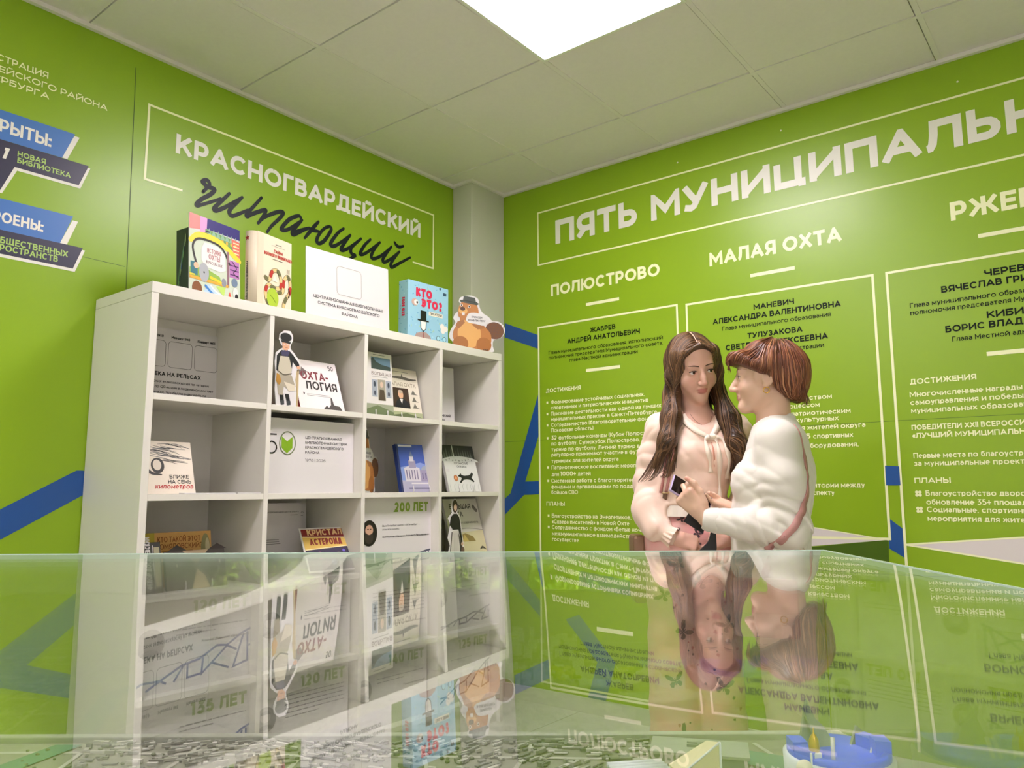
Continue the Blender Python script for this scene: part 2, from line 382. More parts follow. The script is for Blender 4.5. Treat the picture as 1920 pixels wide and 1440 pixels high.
# left wall with its print
b = MB(); b.box((-.12, RY-.12, 0), (0, .12, CEIL+.06), G_WALL)
b.M = WALL_L; e = .0010
b.line([(-2.007, 2.62), (-1.990, 1.70)], .0028, SEAM); b.line([(-2.6, 1.868), (-2.0, 1.858)], .0016, SEAM, .0004)
b.line([(-1.802, 2.205), (-1.949, 2.205), (-1.949, 2.497), (-.424, 2.497), (-.424, 2.207), (-.572, 2.207)], .0085, C_INK, e)
b.text('КРАСНОГВАРДЕЙСКИЙ', -1.838, 2.3465, .0785, W_INK, .225, 1.319, z=e)
SCRIPT = [[(-1.718,2.226),(-1.698,2.255),(-1.693,2.268),(-1.701,2.278),(-1.712,2.277),(-1.722,2.267),(-1.716,2.261),(-1.7,2.252),(-1.675,2.253),(-1.672,2.245),(-1.688,2.224),(-1.723,2.194),(-1.743,2.169),(-1.74,2.162),(-1.725,2.17),(-1.673,2.201),(-1.642,2.221)],[(-1.605,2.254),(-1.627,2.226),(-1.66,2.185),(-1.668,2.169),(-1.659,2.166),(-1.625,2.188),(-1.591,2.217),(-1.547,2.255)],[(-1.547,2.255),(-1.57,2.226),(-1.596,2.193),(-1.601,2.174),(-1.588,2.164),(-1.553,2.185),(-1.517,2.21)],[(-1.457,2.281),(-1.493,2.231),(-1.522,2.191),(-1.52,2.181),(-1.498,2.198),(-1.442,2.231),(-1.434,2.228),(-1.444,2.207),(-1.468,2.166)],[(-1.468,2.166),(-1.444,2.196),(-1.396,2.23),(-1.36,2.248),(-1.348,2.244),(-1.366,2.215),(-1.403,2.172),(-1.423,2.14)],[(-1.253,2.24),(-1.261,2.253),(-1.275,2.252),(-1.315,2.226),(-1.351,2.18),(-1.35,2.168),(-1.32,2.179),(-1.273,2.219),(-1.25,2.241)],[(-1.25,2.241),(-1.286,2.192),(-1.299,2.17),(-1.292,2.163),(-1.265,2.179),(-1.216,2.213)],[(-1.297,2.169),(-1.253,2.192),(-1.209,2.216)],[(-1.162,2.257),(-1.196,2.213),(-1.233,2.163)],[(-1.209,2.214),(-1.192,2.209),(-1.156,2.213)],[(-1.099,2.252),(-1.129,2.234),(-1.159,2.195),(-1.168,2.166),(-1.154,2.158),(-1.127,2.177),(-1.1,2.218),(-1.089,2.243),(-1.099,2.252),(-1.121,2.243)],[(-1.018,2.264),(-1.051,2.234),(-1.086,2.184),(-1.09,2.166),(-1.069,2.167),(-1.028,2.198),(-0.978,2.243)],[(-0.978,2.243),(-1.011,2.196),(-1.031,2.163),(-1.019,2.159),(-0.981,2.182),(-0.913,2.242)],[(-0.913,2.242),(-0.96,2.195),(-0.972,2.178),(-0.972,2.16),(-0.959,2.153),(-0.945,2.151),(-0.967,2.137),(-0.984,2.123)],[(-0.855,2.253),(-0.89,2.216),(-0.915,2.174),(-0.911,2.165),(-0.875,2.184),(-0.795,2.254)],[(-0.795,2.254),(-0.831,2.209),(-0.848,2.172),(-0.834,2.163),(-0.788,2.187),(-0.723,2.246)],[(-0.719,2.251),(-0.756,2.202),(-0.774,2.172),(-0.764,2.161),(-0.722,2.188),(-0.665,2.239)],[(-0.665,2.239),(-0.703,2.192),(-0.722,2.158),(-0.712,2.148),(-0.664,2.179),(-0.59,2.227)],[(-0.698,2.279),(-0.685,2.267),(-0.665,2.263),(-0.638,2.275)]]
for st in SCRIPT:
    b.brush(st, (.013, .0185, .0175, .012), S_INK, .0013)
for s_, yr, z_, cap in (('АДМИНИСТРАЦИЯ', -2.296, 2.449, .0225), ('КРАСНОГВАРДЕЙСКОГО РАЙОНА', -2.098, 2.412, .0215), ('САНКТ-ПЕТЕРБУРГА', -2.288, 2.377, .0215)):
    b.text(s_, yr, z_, cap, C_INK, .17, align='r', z=e, width={'А': .30, 'К': .62, 'С': .385}[s_[0]])
b.poly([(-2.217, 2.189), (-2.183, 2.279), (-2.200, 2.279), (-2.236, 2.189)], W_INK, e)
b.poly([(-3.2, 2.183), (-2.234, 2.188), (-2.198, 2.286), (-3.2, 2.285)], L_INK, e)
b.poly([(-2.43, 2.18), (-2.141, 2.180), (-2.169, 2.098), (-2.365, 2.098), (-2.402, 2.010), (-2.50, 2.010)], W_INK, .0014)
b.poly([(-3.2, 2.185), (-2.147, 2.187), (-2.175, 2.108), (-2.373, 2.108), (-2.409, 2.016), (-3.2, 2.016)], N_INK, .0018)
b.text('ОТКРЫТЫ:', -2.272, 2.213, .043, W_INK, .19, align='r', z=.0016, width=.262)
b.text('1', -2.413, 2.126, .038, W_INK, .26, z=.0022, slant=.25)
b.text('НОВАЯ', -2.368, 2.147, .0185, T_INK, .19, .085, z=.0022); b.text('БИБЛИОТЕКА', -2.367, 2.125, .0185, T_INK, .19, .164, z=.0022)
b.poly([(-2.200, 1.885), (-2.168, 1.979), (-2.186, 1.979), (-2.222, 1.885)], W_INK, e)
b.poly([(-3.2, 1.884), (-2.220, 1.889), (-2.185, 1.993), (-3.2, 1.990)], L_INK, e)
b.poly([(-3.2, 1.884), (-2.139, 1.883), (-2.167, 1.801), (-3.2, 1.799)], W_INK, .0014)
b.poly([(-3.2, 1.887), (-2.147, 1.890), (-2.174, 1.811), (-3.2, 1.811)], N_INK, .0018)
b.text('ПОСТРОЕНЫ:', -2.276, 1.914, .036, W_INK, .19, align='r', z=.0016, width=.26)
b.text('ОБЩЕСТВЕННЫХ', -2.193, 1.846, .0215, T_INK, .19, .225, 'r', z=.0022); b.text('ПРОСТРАНСТВ', -2.223, 1.822, .0215, T_INK, .19, .190, 'r', z=.0022)
b.poly([(-3.0, .70), (-2.332, 1.003), (-2.116, 1.127), (-1.6, 1.117), (-1.6, 1.05), (-2.071, 1.056), (-2.325, .910), (-3.0, .60)], B_INK, e)
b.poly([(-3.0, .20), (-2.300, .574), (-2.067, .743), (-1.6, 1.06), (-1.6, .95), (-2.063, .642), (-2.222, .518), (-2.076, .461), (-1.6, .36), (-1.6, .28), (-2.075, .387), (-2.292, .463), (-3.0, .12)], B_INK, e)
b.M = Matrix.Identity(4)
wall_left = tag(b.build('wall_left'), 'green printed wall behind the white bookcase with white and script lettering', 'wall', kind='structure')

# right wall with its print
b = MB(); b.box((-.12, 0, 0), (RX+.12, .12, CEIL+.06), G_WALL)
b.M = WALL_R
b.line([(.14, 1.3115), (3.4, 1.3115)], .0016, SEAM, .0003)
def fr(x0, x1, z0, z1, w=.0085): b.frame(x0+w/2, z0+w/2, x1-w/2, z1-w/2, w, C_INK, e)
fr(.370, 4.2, 2.247, 2.546)
fr(.366, 1.180, .10, 1.913, .0095)
b.text('ПЯТЬ', .489, 2.3435, .130, W_INK, .235, .490, z=e); b.text('МУНИЦИПАЛЬНЫХ', 1.056, 2.3425, .130, W_INK, .235, 1.905, z=e); b.text('ОБРАЗОВАНИЙ', 3.05, 2.3425, .130, W_INK, .235, 1.02, z=e)
b.text('ПОЛЮСТРОВО', .455, 2.066, .062, C_INK, .225, .638, z=e); b.text('МАЛАЯ ОХТА', 1.345, 2.062, .064, C_INK, .225, .578, z=e); b.text('РЖЕВКА', 2.319, 2.058, .072, C_INK, .225, .42, z=e)
def bar(x0, x1, z): b.rect(x0, z, x1, z+.0155, C_INK, e)
bar(.673, .867, 1.980); bar(1.533, 1.727, 1.977); bar(2.402, 2.60, 1.972); bar(.666, .863, 1.641); bar(2.396, 2.60, 1.529)
# tall frames of the second and third columns end in folded white corners
b.line([(1.7, .858), (2.026, .862), (2.030, 1.898), (1.224, 1.902), (1.222, .858)], .0095, C_INK, e)
b.line([(2.075, .10), (2.082, 1.897), (3.0, 1.897)], .0095, C_INK, e); b.line([(2.076, .843), (3.2, .960)], .006, C_INK, .0013); b.line([(2.076, .843), (3.2, .690)], .006, C_INK, .0013)
b.poly([(2.080, .843), (3.2, .958), (3.2, .692)], LG_INK, .0008)
b.poly([(2.017, .858), (1.25, .970), (1.25, .765)], LG_INK, .0008); b.line([(2.022, .858), (1.25, .970)], .004, C_INK, .0013)
b.poly([(2.021, .858), (1.25, .757), (1.25, .70), (2.016, .70)], DG_INK, .0007)
# blue bridge bands
b.poly([(.142, 1.965), (.366, 1.870), (.366, 1.796), (.142, 1.885)], B_INK, e)
b.poly([(.364, 1.551), (.364, 1.332), (.275, 1.098), (.364, 1.100), (.364, 1.032), (.267, 1.029), (.137, .924), (.137, 1.009), (.176, 1.037)], B_INK, e)
b.poly([(2.027, 1.141), (2.077, 1.137), (2.077, 1.065), (2.026, 1.065)], B_INK, e); b.poly([(2.025, .942), (2.073, .903), (2.073, .794), (2.022, .826)], B_INK, e)
b.poly([(.14, .70), (.364, .50), (.364, .42), (.14, .60)], B_INK, e); b.poly([(.62, 0), (.70, .24), (.52, .42), (.60, .45), (.80, .25), (.72, 0)], B_INK, e); b.poly([(1.0, .55), (1.02, .62), (.60, .66), (.60, .59)], B_INK, e)
K2, TX = .0205, .175
for s_, x0, x1, z, cap, ink_, w_ in (
 ('ЖАБРЕВ', .695, .842, 1.840, .0245, D_INK, .215), ('АНДРЕЙ АНАТОЛЬЕВИЧ', .555, .977, 1.799, .0255, D_INK, .215),
 ('Глава муниципального образования, исполняющий', .436, 1.098, 1.756, .0190, D_INK, .15), ('полномочия председателя Муниципального совета,', .436, 1.097, 1.730, .0190, D_INK, .15), ('глава Местной администрации', .566, .962, 1.704, .0190, D_INK, .15),
 ('МАНЕВИЧ', 1.540, 1.716, 1.830, .0245, D_INK, .215), ('АЛЕКСАНДРА ВАЛЕНТИНОВНА', 1.350, 1.903, 1.790, .0255, D_INK, .215), ('Глава муниципального образования', 1.392, 1.861, 1.756, .0190, D_INK, .15),
 ('ТУЛУЗАКОВА', 1.507, 1.744, 1.706, .0245, D_INK, .215), ('СВЕТЛАНА АЛЕКСЕЕВНА', 1.405, 1.845, 1.664, .0255, D_INK, .215), ('Глава Местной администрации', 1.430, 1.827, 1.631, .0190, D_INK, .15),
 ('ДОСТИЖЕНИЯ', .416, .632, 1.556, .0210, C_INK, .2),
 ('Формирование устойчивых социальных,', .446, .993, 1.494, K2, C_INK, TX), ('спортивных и патриотических инициатив', .446, 1.012, 1.465, K2, C_INK, TX),
 ('Признание деятельности как одной из лучших', .446, 1.078, 1.434, K2, C_INK, TX), ('муниципальных практик в Санкт-Петербурге', .446, 1.055, 1.406, K2, C_INK, TX),
 ('Сотрудничество (благотворительные фонды', .446, 1.040, 1.376, K2, C_INK, TX), ('Псковская область)', .446, .703, 1.348, K2, C_INK, TX),
 ('32', .446, .480, 1.309, .0225, C_INK, .22), ('футбольные команды (Кубок Полюстрово', .492, 1.06, 1.309, K2, C_INK, TX), ('по футболу, Суперкубок Полюстрово, Зимний', .446, 1.07, 1.280, K2, C_INK, TX), ('турнир по футболу, Летний турнир в Новой', .446, 1.06, 1.250, K2, C_INK, TX), ('регулярно принимают участие в футбольных', .446, 1.07, 1.223, K2, C_INK, TX), ('турнирах для жителей округа', .446, .842, 1.191, K2, C_INK, TX),
 ('Патриотическое воспитание: мероприятия', .446, 1.03, 1.158, K2, C_INK, TX), ('для', .446, .491, 1.124, K2, C_INK, TX), ('1000+', .500, .595, 1.124, .0225, C_INK, .22), ('детей', .606, .682, 1.124, K2, C_INK, TX),
 ('Системная работа с благотворительными', .443, 1.01, 1.090, K2, C_INK, TX), ('фондами и организациями по поддержке', .443, 1.00, 1.060, K2, C_INK, TX), ('бойцов СВО', .443, .605, 1.032, K2, C_INK, TX),
 ('ПЛАНЫ', .411, .524, .974, .0210, C_INK, .2),
 ('Благоустройство на Энергетиков, 55,', .444, .95, .914, K2, C_INK, TX), ('«Сквера писателей» в Новой Охте', .444, .892, .885, K2, C_INK, TX), ('Сотрудничество с фондом «Белые ночи»', .444, .98, .857, K2, C_INK, TX), ('межмуниципальное взаимодействие в', .444, .95, .826, K2, C_INK, TX), ('государстве', .444, .604, .798, K2, C_INK, TX),
 ('качеством', 1.690, 1.846, 1.417, K2, C_INK, TX), ('процессом', 1.640, 1.796, 1.386, K2, C_INK, TX), ('военно-патриотическим', 1.560, 1.914, 1.354, K2, C_INK, TX), ('акции культурных', 1.600, 1.867, 1.327, K2, C_INK, TX), ('событий для жителей округа', 1.550, 1.966, 1.294, K2, C_INK, TX), ('и:', 1.684, 1.704, 1.257, K2, C_INK, TX), ('16', 1.715, 1.752, 1.257, .0235, C_INK, .22), ('спортивных', 1.763, 1.918, 1.257, K2, C_INK, TX), ('единиц оборудования,', 1.620, 1.936, 1.219, K2, C_INK, TX), ('и округа', 1.600, 1.735, 1.189, K2, C_INK, TX),
 ('территории между', 1.690, 1.949, 1.058, K2, C_INK, TX), ('проспекту', 1.700, 1.833, 1.028, K2, C_INK, TX),
 ('ЧЕРЕВКО', 2.411, 2.60, 1.8245, .0255, D_INK, .215), ('ВЯЧЕСЛАВ ГРИГОРЬЕВИЧ', 2.267, 2.74, 1.786, .0255, D_INK, .215), ('Глава муниципального образования', 2.156, 2.61, 1.744, .0190, D_INK, .15), ('полномочия председателя Муниципального', 2.156, 2.70, 1.715, .0190, D_INK, .15),
 ('КИБИРЕВ', 2.407, 2.60, 1.6685, .0255, D_INK, .215), ('БОРИС ВЛАДИМИРОВИЧ', 2.270, 2.73, 1.632, .0255, D_INK, .215), ('Глава Местной администрации', 2.290, 2.67, 1.5955, .0190, D_INK, .15),
 ('ДОСТИЖЕНИЯ', 2.136, 2.357, 1.447, .0215, C_INK, .2), ('Многочисленные награды', 2.132, 2.495, 1.399, K2, C_INK, TX), ('самоуправления и победы', 2.132, 2.496, 1.368, K2, C_INK, TX), ('муниципальных образований', 2.133, 2.545, 1.337, K2, C_INK, TX),
 ('ПОБЕДИТЕЛИ XXII ВСЕРОССИЙСКОГО', 2.130, 2.60, 1.273, .0195, C_INK, .2), ('«ЛУЧШИЙ МУНИЦИПАЛЬНЫЙ', 2.130, 2.535, 1.242, .0195, C_INK, .2), ('Первые места по благоустройству', 2.129, 2.57, 1.166, K2, C_INK, TX), ('за муниципальные проекты', 2.129, 2.50, 1.137, K2, C_INK, TX),
 ('ПЛАНЫ', 2.126, 2.247, 1.0725, .0205, C_INK, .2), ('Благоустройство дворов', 2.161, 2.49, 1.025, K2, C_INK, TX), ('обновление 35+ площадок', 2.161, 2.51, .993, K2, C_INK, TX), ('Социальные, спортивные', 2.161, 2.495, .965, K2, C_INK, TX), ('мероприятия для жителей', 2.161, 2.515, .933, K2, C_INK, TX)):
    b.text(s_, x0, z, cap, ink_, w_, x1-x0, z=e)
for z in (1.494, 1.434, 1.376, 1.309, 1.158, 1.090, .914, .857): b.rect(.418, z+.004, .429, z+.016, C_INK, e)
for z in (1.025, .965):
    for dx, dz in ((0, 0), (.011, 0), (0, .011), (.011, .011)): b.ell(2.131+dx, z+.003+dz, .006, .006, C_INK, e + .0001*(dx > 0), 10)
    b.rect(2.131, z+.003, 2.142, z+.014, C_INK, e+.0002); b.rect(2.1345, z+.0065, 2.1385, z+.0105, G_WALL, e+.0004)
for x, z in ((1.205, 2.60), (1.70, 2.61), (2.38, 2.60)): b.ell(x, z, .004, .004, W_INK, .0006, 8)
b.M = Matrix.Identity(4)
wall_right = tag(b.build('wall_right'), 'green printed wall of white headings and text columns behind the two women', 'wall', kind='structure')

# pillar in the corner, ceiling edge trims, floor, other walls
b = MB(); b.bbox((0.0005, -.275, 0), (.138, -.0005, CEIL), PILLAR, .004)
tag(b.build('corner_pillar'), 'grey painted pillar in the corner between the two green walls', 'pillar', kind='structure')
CT = mat('ceiling_tile', '#f1e9ec', 0.85, noise=.03, nscale=60, bump=.25, bscale=350)
CB = mat('ceiling_bar', '#efe8ea', 0.6); DARK = mat('ceiling_void', '#3a3a34', 0.9)
b = MB(); rng = random.Random(4)
b.box((-.12, RY-.12, CEIL+.05), (RX+.12, .12, CEIL+.16), DARK)
xs = [0.0] + [XA+T*i for i in range(0, 9) if XA+T*i < RX] + [RX]; ys = [0.0] + [-(YB+T*j) for j in range(0, 9) if -(YB+T*j) > RY] + [RY]
lampset = {(i+1, j+1) for (i, j), _ in LAMPS}
for i in range(len(xs)-1):
    for j in range(len(ys)-1):
        if (i, j) in lampset: continue
        g = .0075; z = CEIL + .005; d = [rng.uniform(-.0015, .0015) for _ in range(4)]
        x0, x1, y1, y0 = xs[i]+.006, xs[i+1]-.0135, ys[j]-.0135, ys[j+1]+.006
        v = [(x0, y0, z+d[0]), (x1, y0, z+d[1]), (x1, y1, z+d[2]), (x0, y1, z+d[3])]
        b.add(v + [(p[0], p[1], z+.03) for p in v], [(3, 2, 1, 0), (4, 5, 6, 7), (0, 1, 5, 4), (1, 2, 6, 5), (2, 3, 7, 6), (3, 0, 4, 7)], CT)
for x in xs[1:-1]: b.box((x-.0095, RY, CEIL+.002), (x+.0095, 0, CEIL+.012), CB)
for y in ys[1:-1]: b.box((0, y-.0095, CEIL+.0015), (RX, y+.0095, CEIL+.012), CB)
tag(b.build('ceiling'), 'suspended ceiling of square pale grey tiles', 'ceiling', kind='structure')
b = MB(); b.box((0, RY, CEIL-.012), (.018, -.275, CEIL+.004), CB); tag(b.build('trim_1'), 'pale edge trim of the ceiling along the left green wall', 'trim', kind='structure')
b = MB(); b.box((.138, -.018, CEIL-.012), (RX, 0, CEIL+.004), CB); tag(b.build('trim_2'), 'pale edge trim of the ceiling along the right green wall', 'trim', kind='structure')
b = MB(); b.box((0, -.290, CEIL-.010), (.153, -.275, CEIL+.004), CB); b.box((.138, -.275, CEIL-.010), (.153, -.018, CEIL+.004), CB); tag(b.build('trim_3'), 'pale edge trim of the ceiling around the grey pillar', 'trim', kind='structure')
FL = mat('floor_vinyl', '#d8d3cc', 0.32, noise=.08, nscale=9); FJ = mat('floor_joint', '#7d776a', 0.6)
b = MB(); b.box((-.12, RY-.12, -.1), (RX+.12, .12, 0), FL)
for k in range(1, 9): b.M = Matrix.Identity(4); b.poly([(.6*k-.0015, RY), (.6*k+.0015, RY), (.6*k+.0015, 0), (.6*k-.0015, 0)], FJ, .0004); b.poly([(0, -.6*k-.0015), (RX, -.6*k-.0015), (RX, -.6*k+.0015), (0, -.6*k+.0015)], FJ, .0004)
tag(b.build('floor'), 'pale grey vinyl floor', 'floor', kind='structure')
b = MB(); b.box((.139, -.014, 0), (RX, -.0005, .07), mat('baseboard_white', '#d9d7cd', .45)); tag(b.build('baseboard_right'), 'white baseboard under the right green wall', 'baseboard', kind='structure')
b = MB(); b.box((.0005, RY, 0), (.014, -2.10, .07), mat('baseboard_white', '#d9d7cd', .45)); tag(b.build('baseboard_left'), 'white baseboard under the left green wall beside the bookcase', 'baseboard', kind='structure')

# back wall with the big window, side wall
WX0, WX1, WZ0, WZ1 = 2.30, 5.10, .05, 1.60
b = MB()
for a, c in (((-.12, RY-.12, 0), (WX0, RY, CEIL+.06)), ((WX1, RY-.12, 0), (RX+.12, RY, CEIL+.06)), ((WX0, RY-.12, 0), (WX1, RY, WZ0)), ((WX0, RY-.12, WZ1), (WX1, RY, CEIL+.06))): b.box(a, c, WHITE)
tag(b.build('wall_back'), 'white wall with the wide garden window facing the green walls', 'wall', kind='structure')
b = MB(); VY0, VY1, VZ0, VZ1 = -4.5, -3.3, .85, 2.15
for a, c in (((RX, RY-.12, 0), (RX+.12, VY0, CEIL+.06)), ((RX, VY1, 0), (RX+.12, .12, CEIL+.06)), ((RX, VY0, 0), (RX+.12, VY1, VZ0)), ((RX, VY0, VZ1), (RX+.12, VY1, CEIL+.06))): b.box(a, c, WHITE)
tag(b.build('wall_side'), 'white wall with an added daylight window opposite the bookcase', 'wall', kind='structure')
FRM = mat('window_frame_white', '#eceae4', .4)
def glass_mat(name, tint, base=.04, scale=1.0, rough=0.0, power=5.0):
    m = bpy.data.materials.new(name); m.use_nodes = True; nt = m.node_tree; nt.nodes.clear()
    out = nt.nodes.new('ShaderNodeOutputMaterial'); mix = nt.nodes.new('ShaderNodeMixShader'); tr = nt.nodes.new('ShaderNodeBsdfTransparent'); gl = nt.nodes.new('ShaderNodeBsdfGlossy')
    lw = nt.nodes.new('ShaderNodeLayerWeight'); lw.inputs['Blend'].default_value = .5
    pw = nt.nodes.new('ShaderNodeMath'); pw.operation = 'POWER'; pw.inputs[1].default_value = power
    ml = nt.nodes.new('ShaderNodeMath'); ml.operation = 'MULTIPLY_ADD'; ml.inputs[1].default_value = scale*(1-base); ml.inputs[2].default_value = base*scale; ml.use_clamp = True
    tr.inputs['Color'].default_value = (*tint, 1); gl.inputs['Roughness'].default_value = rough; gl.inputs['Color'].default_value = (1, 1, 1, 1)
    nt.links.new(lw.outputs['Facing'], pw.inputs[0]); nt.links.new(pw.outputs[0], ml.inputs[0]); nt.links.new(ml.outputs[0], mix.inputs[0])
    nt.links.new(tr.outputs[0], mix.inputs[1]); nt.links.new(gl.outputs[0], mix.inputs[2]); nt.links.new(mix.outputs[0], out.inputs['Surface'])
    return m
PANE = glass_mat('window_glass', (.96, .98, .97))
def window(name, lab, M, W_, H_, n):
    wn = tag(thing(name, lab, 'window', M), kind='structure')
    b = MB(); xs_ = [0.0] + [W_*k/n for k in range(1, n)] + [W_]
    b.box((0, -.03, 0), (W_, .03, .05), FRM); b.box((0, -.03, H_-.05), (W_, .03, H_), FRM)
    for k, x in enumerate(xs_): b.box((max(0, x-.03 if 0 < k < n else x-.05*(k == n)), -.03, .05), (x+.03 if 0 < k < n else x+.05*(k == 0), .03, H_-.05), FRM)
    b.build('window_frame', wn)
    b = MB(); b.box((-.02, .031, -.03), (W_+.02, .16, -.001), FRM); b.build('window_sill', wn)
    for k in range(n):
        b = MB(); b.box((xs_[k]+(.05 if k == 0 else .03), -.003, .05), (xs_[k+1]-(.05 if k == n-1 else .03), .003, H_-.05), PANE); b.build('pane', wn)
window('window_1', 'wide white framed window onto the garden', Matrix.Translation((WX0, RY-.06, WZ0)), WX1-WX0, WZ1-WZ0, 3)
window('fill_window', 'added white framed side window opposite the bookcase, for daylight fill', Matrix.Translation((RX+.06, VY0, VZ0)) @ Matrix.Rotation(R(90), 4, 'Z'), VY1-VY0, VZ1-VZ0, 2)  # unseen window, added to brighten bookcase fronts and cubby backs with daylight

# ------------------------------------------------------------------ the garden outside the window
LAWN = mat('lawn', '#3b561c', .9, noise=.5, nscale=2); PATH = mat('garden_path', '#b9b3a4', .9)
b = MB(); b.box((-12, -30, -.62), (22, RY-.3, -.5), LAWN); tag(b.build('garden_ground'), 'sunny lawn outside the window', 'ground', kind='structure')
b = MB(); b.box((-12, -7.7, -.5), (22, -7.0, -.488), PATH); tag(b.build('garden_path'), 'pale path across the lawn outside the window', 'path', kind='structure')
def shrub(name, x, y, r, h, seed, lab, trunk=0.0):
    rg = random.Random(seed); t = thing(name, lab, 'shrub' if not trunk else 'tree', Matrix.Translation((x, y, -.5)), 'garden shrubs and trees beyond the window')
    b = MB(); lm = [mat('leaf_%d' % k, c, .6) for k, c in enumerate(('#7fae2e', '#a6c93f', '#5d8a24', '#c3d84e'))]
    for _ in range(900):
        u, w, q = rg.uniform(-1, 1), rg.uniform(0, 2*math.pi), rg.uniform(.55, 1)**.5
        s = math.sqrt(1-u*u); c = Vector((r*q*s*math.cos(w), r*q*s*math.sin(w), trunk + h/2 + h/2*q*u))
        a = Vector((rg.uniform(-1, 1), rg.uniform(-1, 1), rg.uniform(-1, 1))).normalized(); d = a.orthogonal().normalized(); k = r*.09
        b.add([c-a*k, c+d*k*.5, c+a*k, c-d*k*.5], [(0, 1, 2, 3)], lm[rg.randrange(4)])
    b.build('foliage', t)
    b = MB(); bark = mat('bark', '#5b4a36', .9)
    b.tube([(0, 0, 0), (.02, 0, trunk*.5+.1), (0, .02, trunk + h*.4)], [.03+.05*trunk, .03+.03*trunk, .02], bark, 8); b.build('trunk', t)
for k, (x, y, r, h, lab) in enumerate(((3.6, -8.5, .34, .5, 'low round garden shrub at the edge of the path'), (4.7, -8.9, .42, .65, 'bushy garden shrub second along the path'), (5.7, -8.4, .30, .45, 'smallest garden shrub beside the path'), (6.6, -9.1, .5, .8, 'wide garden shrub between two low ones'), (7.7, -8.6, .36, .5, 'low garden shrub before the bend of the path'), (9.0, -9.6, .7, 1.0, 'largest garden shrub at the end of the lawn'), (5.2, -11.0, .6, .9, 'garden shrub alone on the middle of the lawn'))): shrub('garden_shrub', x, y, r, h, k+1, lab)
shrub('garden_tree', 6.7, -12.6, 1.5, 3.0, 6, 'young garden tree with a round crown', 1.2)
shrub('garden_tree', 10.5, -13.5, 1.9, 3.6, 7, 'big garden tree with a broad crown', 1.4)
shrub('garden_tree', 3.6, -14.5, 1.7, 3.4, 8, 'garden tree standing furthest from the window', 1.3)
# ------------------------------------------------------------------ bookcase against the left wall
BC = mat('white_laminate', '#e0ddd3', .38); BCI = BC; BK = mat('back_panel', '#e0ddd5', .5)
BY = [-2.092, -1.649, -1.208, -.771, -.345]; BD = .398; BTOP = 1.717
S = [1.362, 1.047, .740, .437, .125]       # the top faces of the shelves
bc = thing('bookcase', 'tall white open bookcase with four columns of cubbies against the green wall', 'bookcase', Matrix.Translation((0, 0, 0)))
b = MB(); b.bbox((.004, BY[0], BTOP-.035), (BD, BY[4], BTOP), BC, .0012); b.build('top_panel', bc)
for y0, y1 in ((BY[0], BY[0]+.024), (BY[4]-.022, BY[4])):
    b = MB(); b.bbox((.004, y0, 0), (BD, y1, BTOP-.0358), BC, .001); b.build('side_panel', bc)
for y in BY[1:4]:
    b = MB(); b.bbox((.045, y-.009, .105), (BD-.001, y+.009, BTOP-.036), BC, .0008); b.build('divider', bc)
for z in S:
    for k in range(4):
        y0 = BY[k] + (.0245 if k == 0 else .0092); y1 = BY[k+1] - (.0225 if k == 3 else .0092)
        b = MB(); b.bbox((.045, y0, z-.020), (BD-.002, y1, z), BC, .0008); b.build('shelf', bc)
b = MB(); b.box((.036, BY[0]+.0245, .02), (.0445, BY[4]-.0225, BTOP-.036), BK); b.build('back_panel', bc)
b = MB(); b.box((BD-.05, BY[0]+.0245, 0), (BD-.02, BY[4]-.0225, .104), BC); b.build('plinth', bc)

def at(x, y, z, tilt=0, yaw=0, roll=0):
    """frame of an item on the shelves: x right along the shelf, y up, z towards the room; tilt leans it back"""
    return basis((0, 1, 0), (0, 0, 1), (1, 0, 0), (x, y, z)) @ Matrix.Rotation(R(yaw), 4, 'Y') @ Matrix.Rotation(R(-tilt), 4, 'X') @ Matrix.Rotation(R(roll), 4, 'Z')
PAPER = mat('paper_white', '#dbd8d7', .5); PAGES = mat('page_edges', '#e4dac2', .8); BOARD_E = mat('board_edge', '#8d8a86', .6)
BLK = ink('#151515'); GRY = ink('#6f6f6c'); GRN = ink('#7ba51f'); LGR = ink('#a5a39e')

def sheet(name, label, cat, x, y, z, w, h, draw, tilt=3, yaw=0, t=.003, group=None, foot=True):
    th = thing(name, label, cat, at(x, y, z, tilt, yaw), group)
    b = MB(); b.add([(0,0,0),(w,0,0),(w,h,0),(0,h,0)], [(0,1,2,3)], PAPER)
    b.add([(0,0,0),(w,0,0),(w,h,0),(0,h,0),(0,0,-t),(w,0,-t),(w,h,-t),(0,h,-t)], [(7,6,5,4),(0,4,5,1),(3,2,6,7),(0,3,7,4)], PAPER)
    b.add([(w,0,0),(w,h,0),(w,0,-t),(w,h,-t)], [(0,2,3,1)], BOARD_E)
    draw(b, w, h); b.build('board', th)
    if foot:
        b = MB(); b.add([(w*.5-.03, 0, -t-.0002), (w*.5+.03, 0, -t-.0002), (w*.5+.03, h*.55, -t-.0002), (w*.5-.03, h*.55, -t-.0002), (w*.5-.03, -.0, -.055), (w*.5+.03, 0, -.055)], [(0,1,2,3), (3,2,5,4), (0,3,4), (1,5,2)], PAPER)
        b.build('prop', th)
    return th
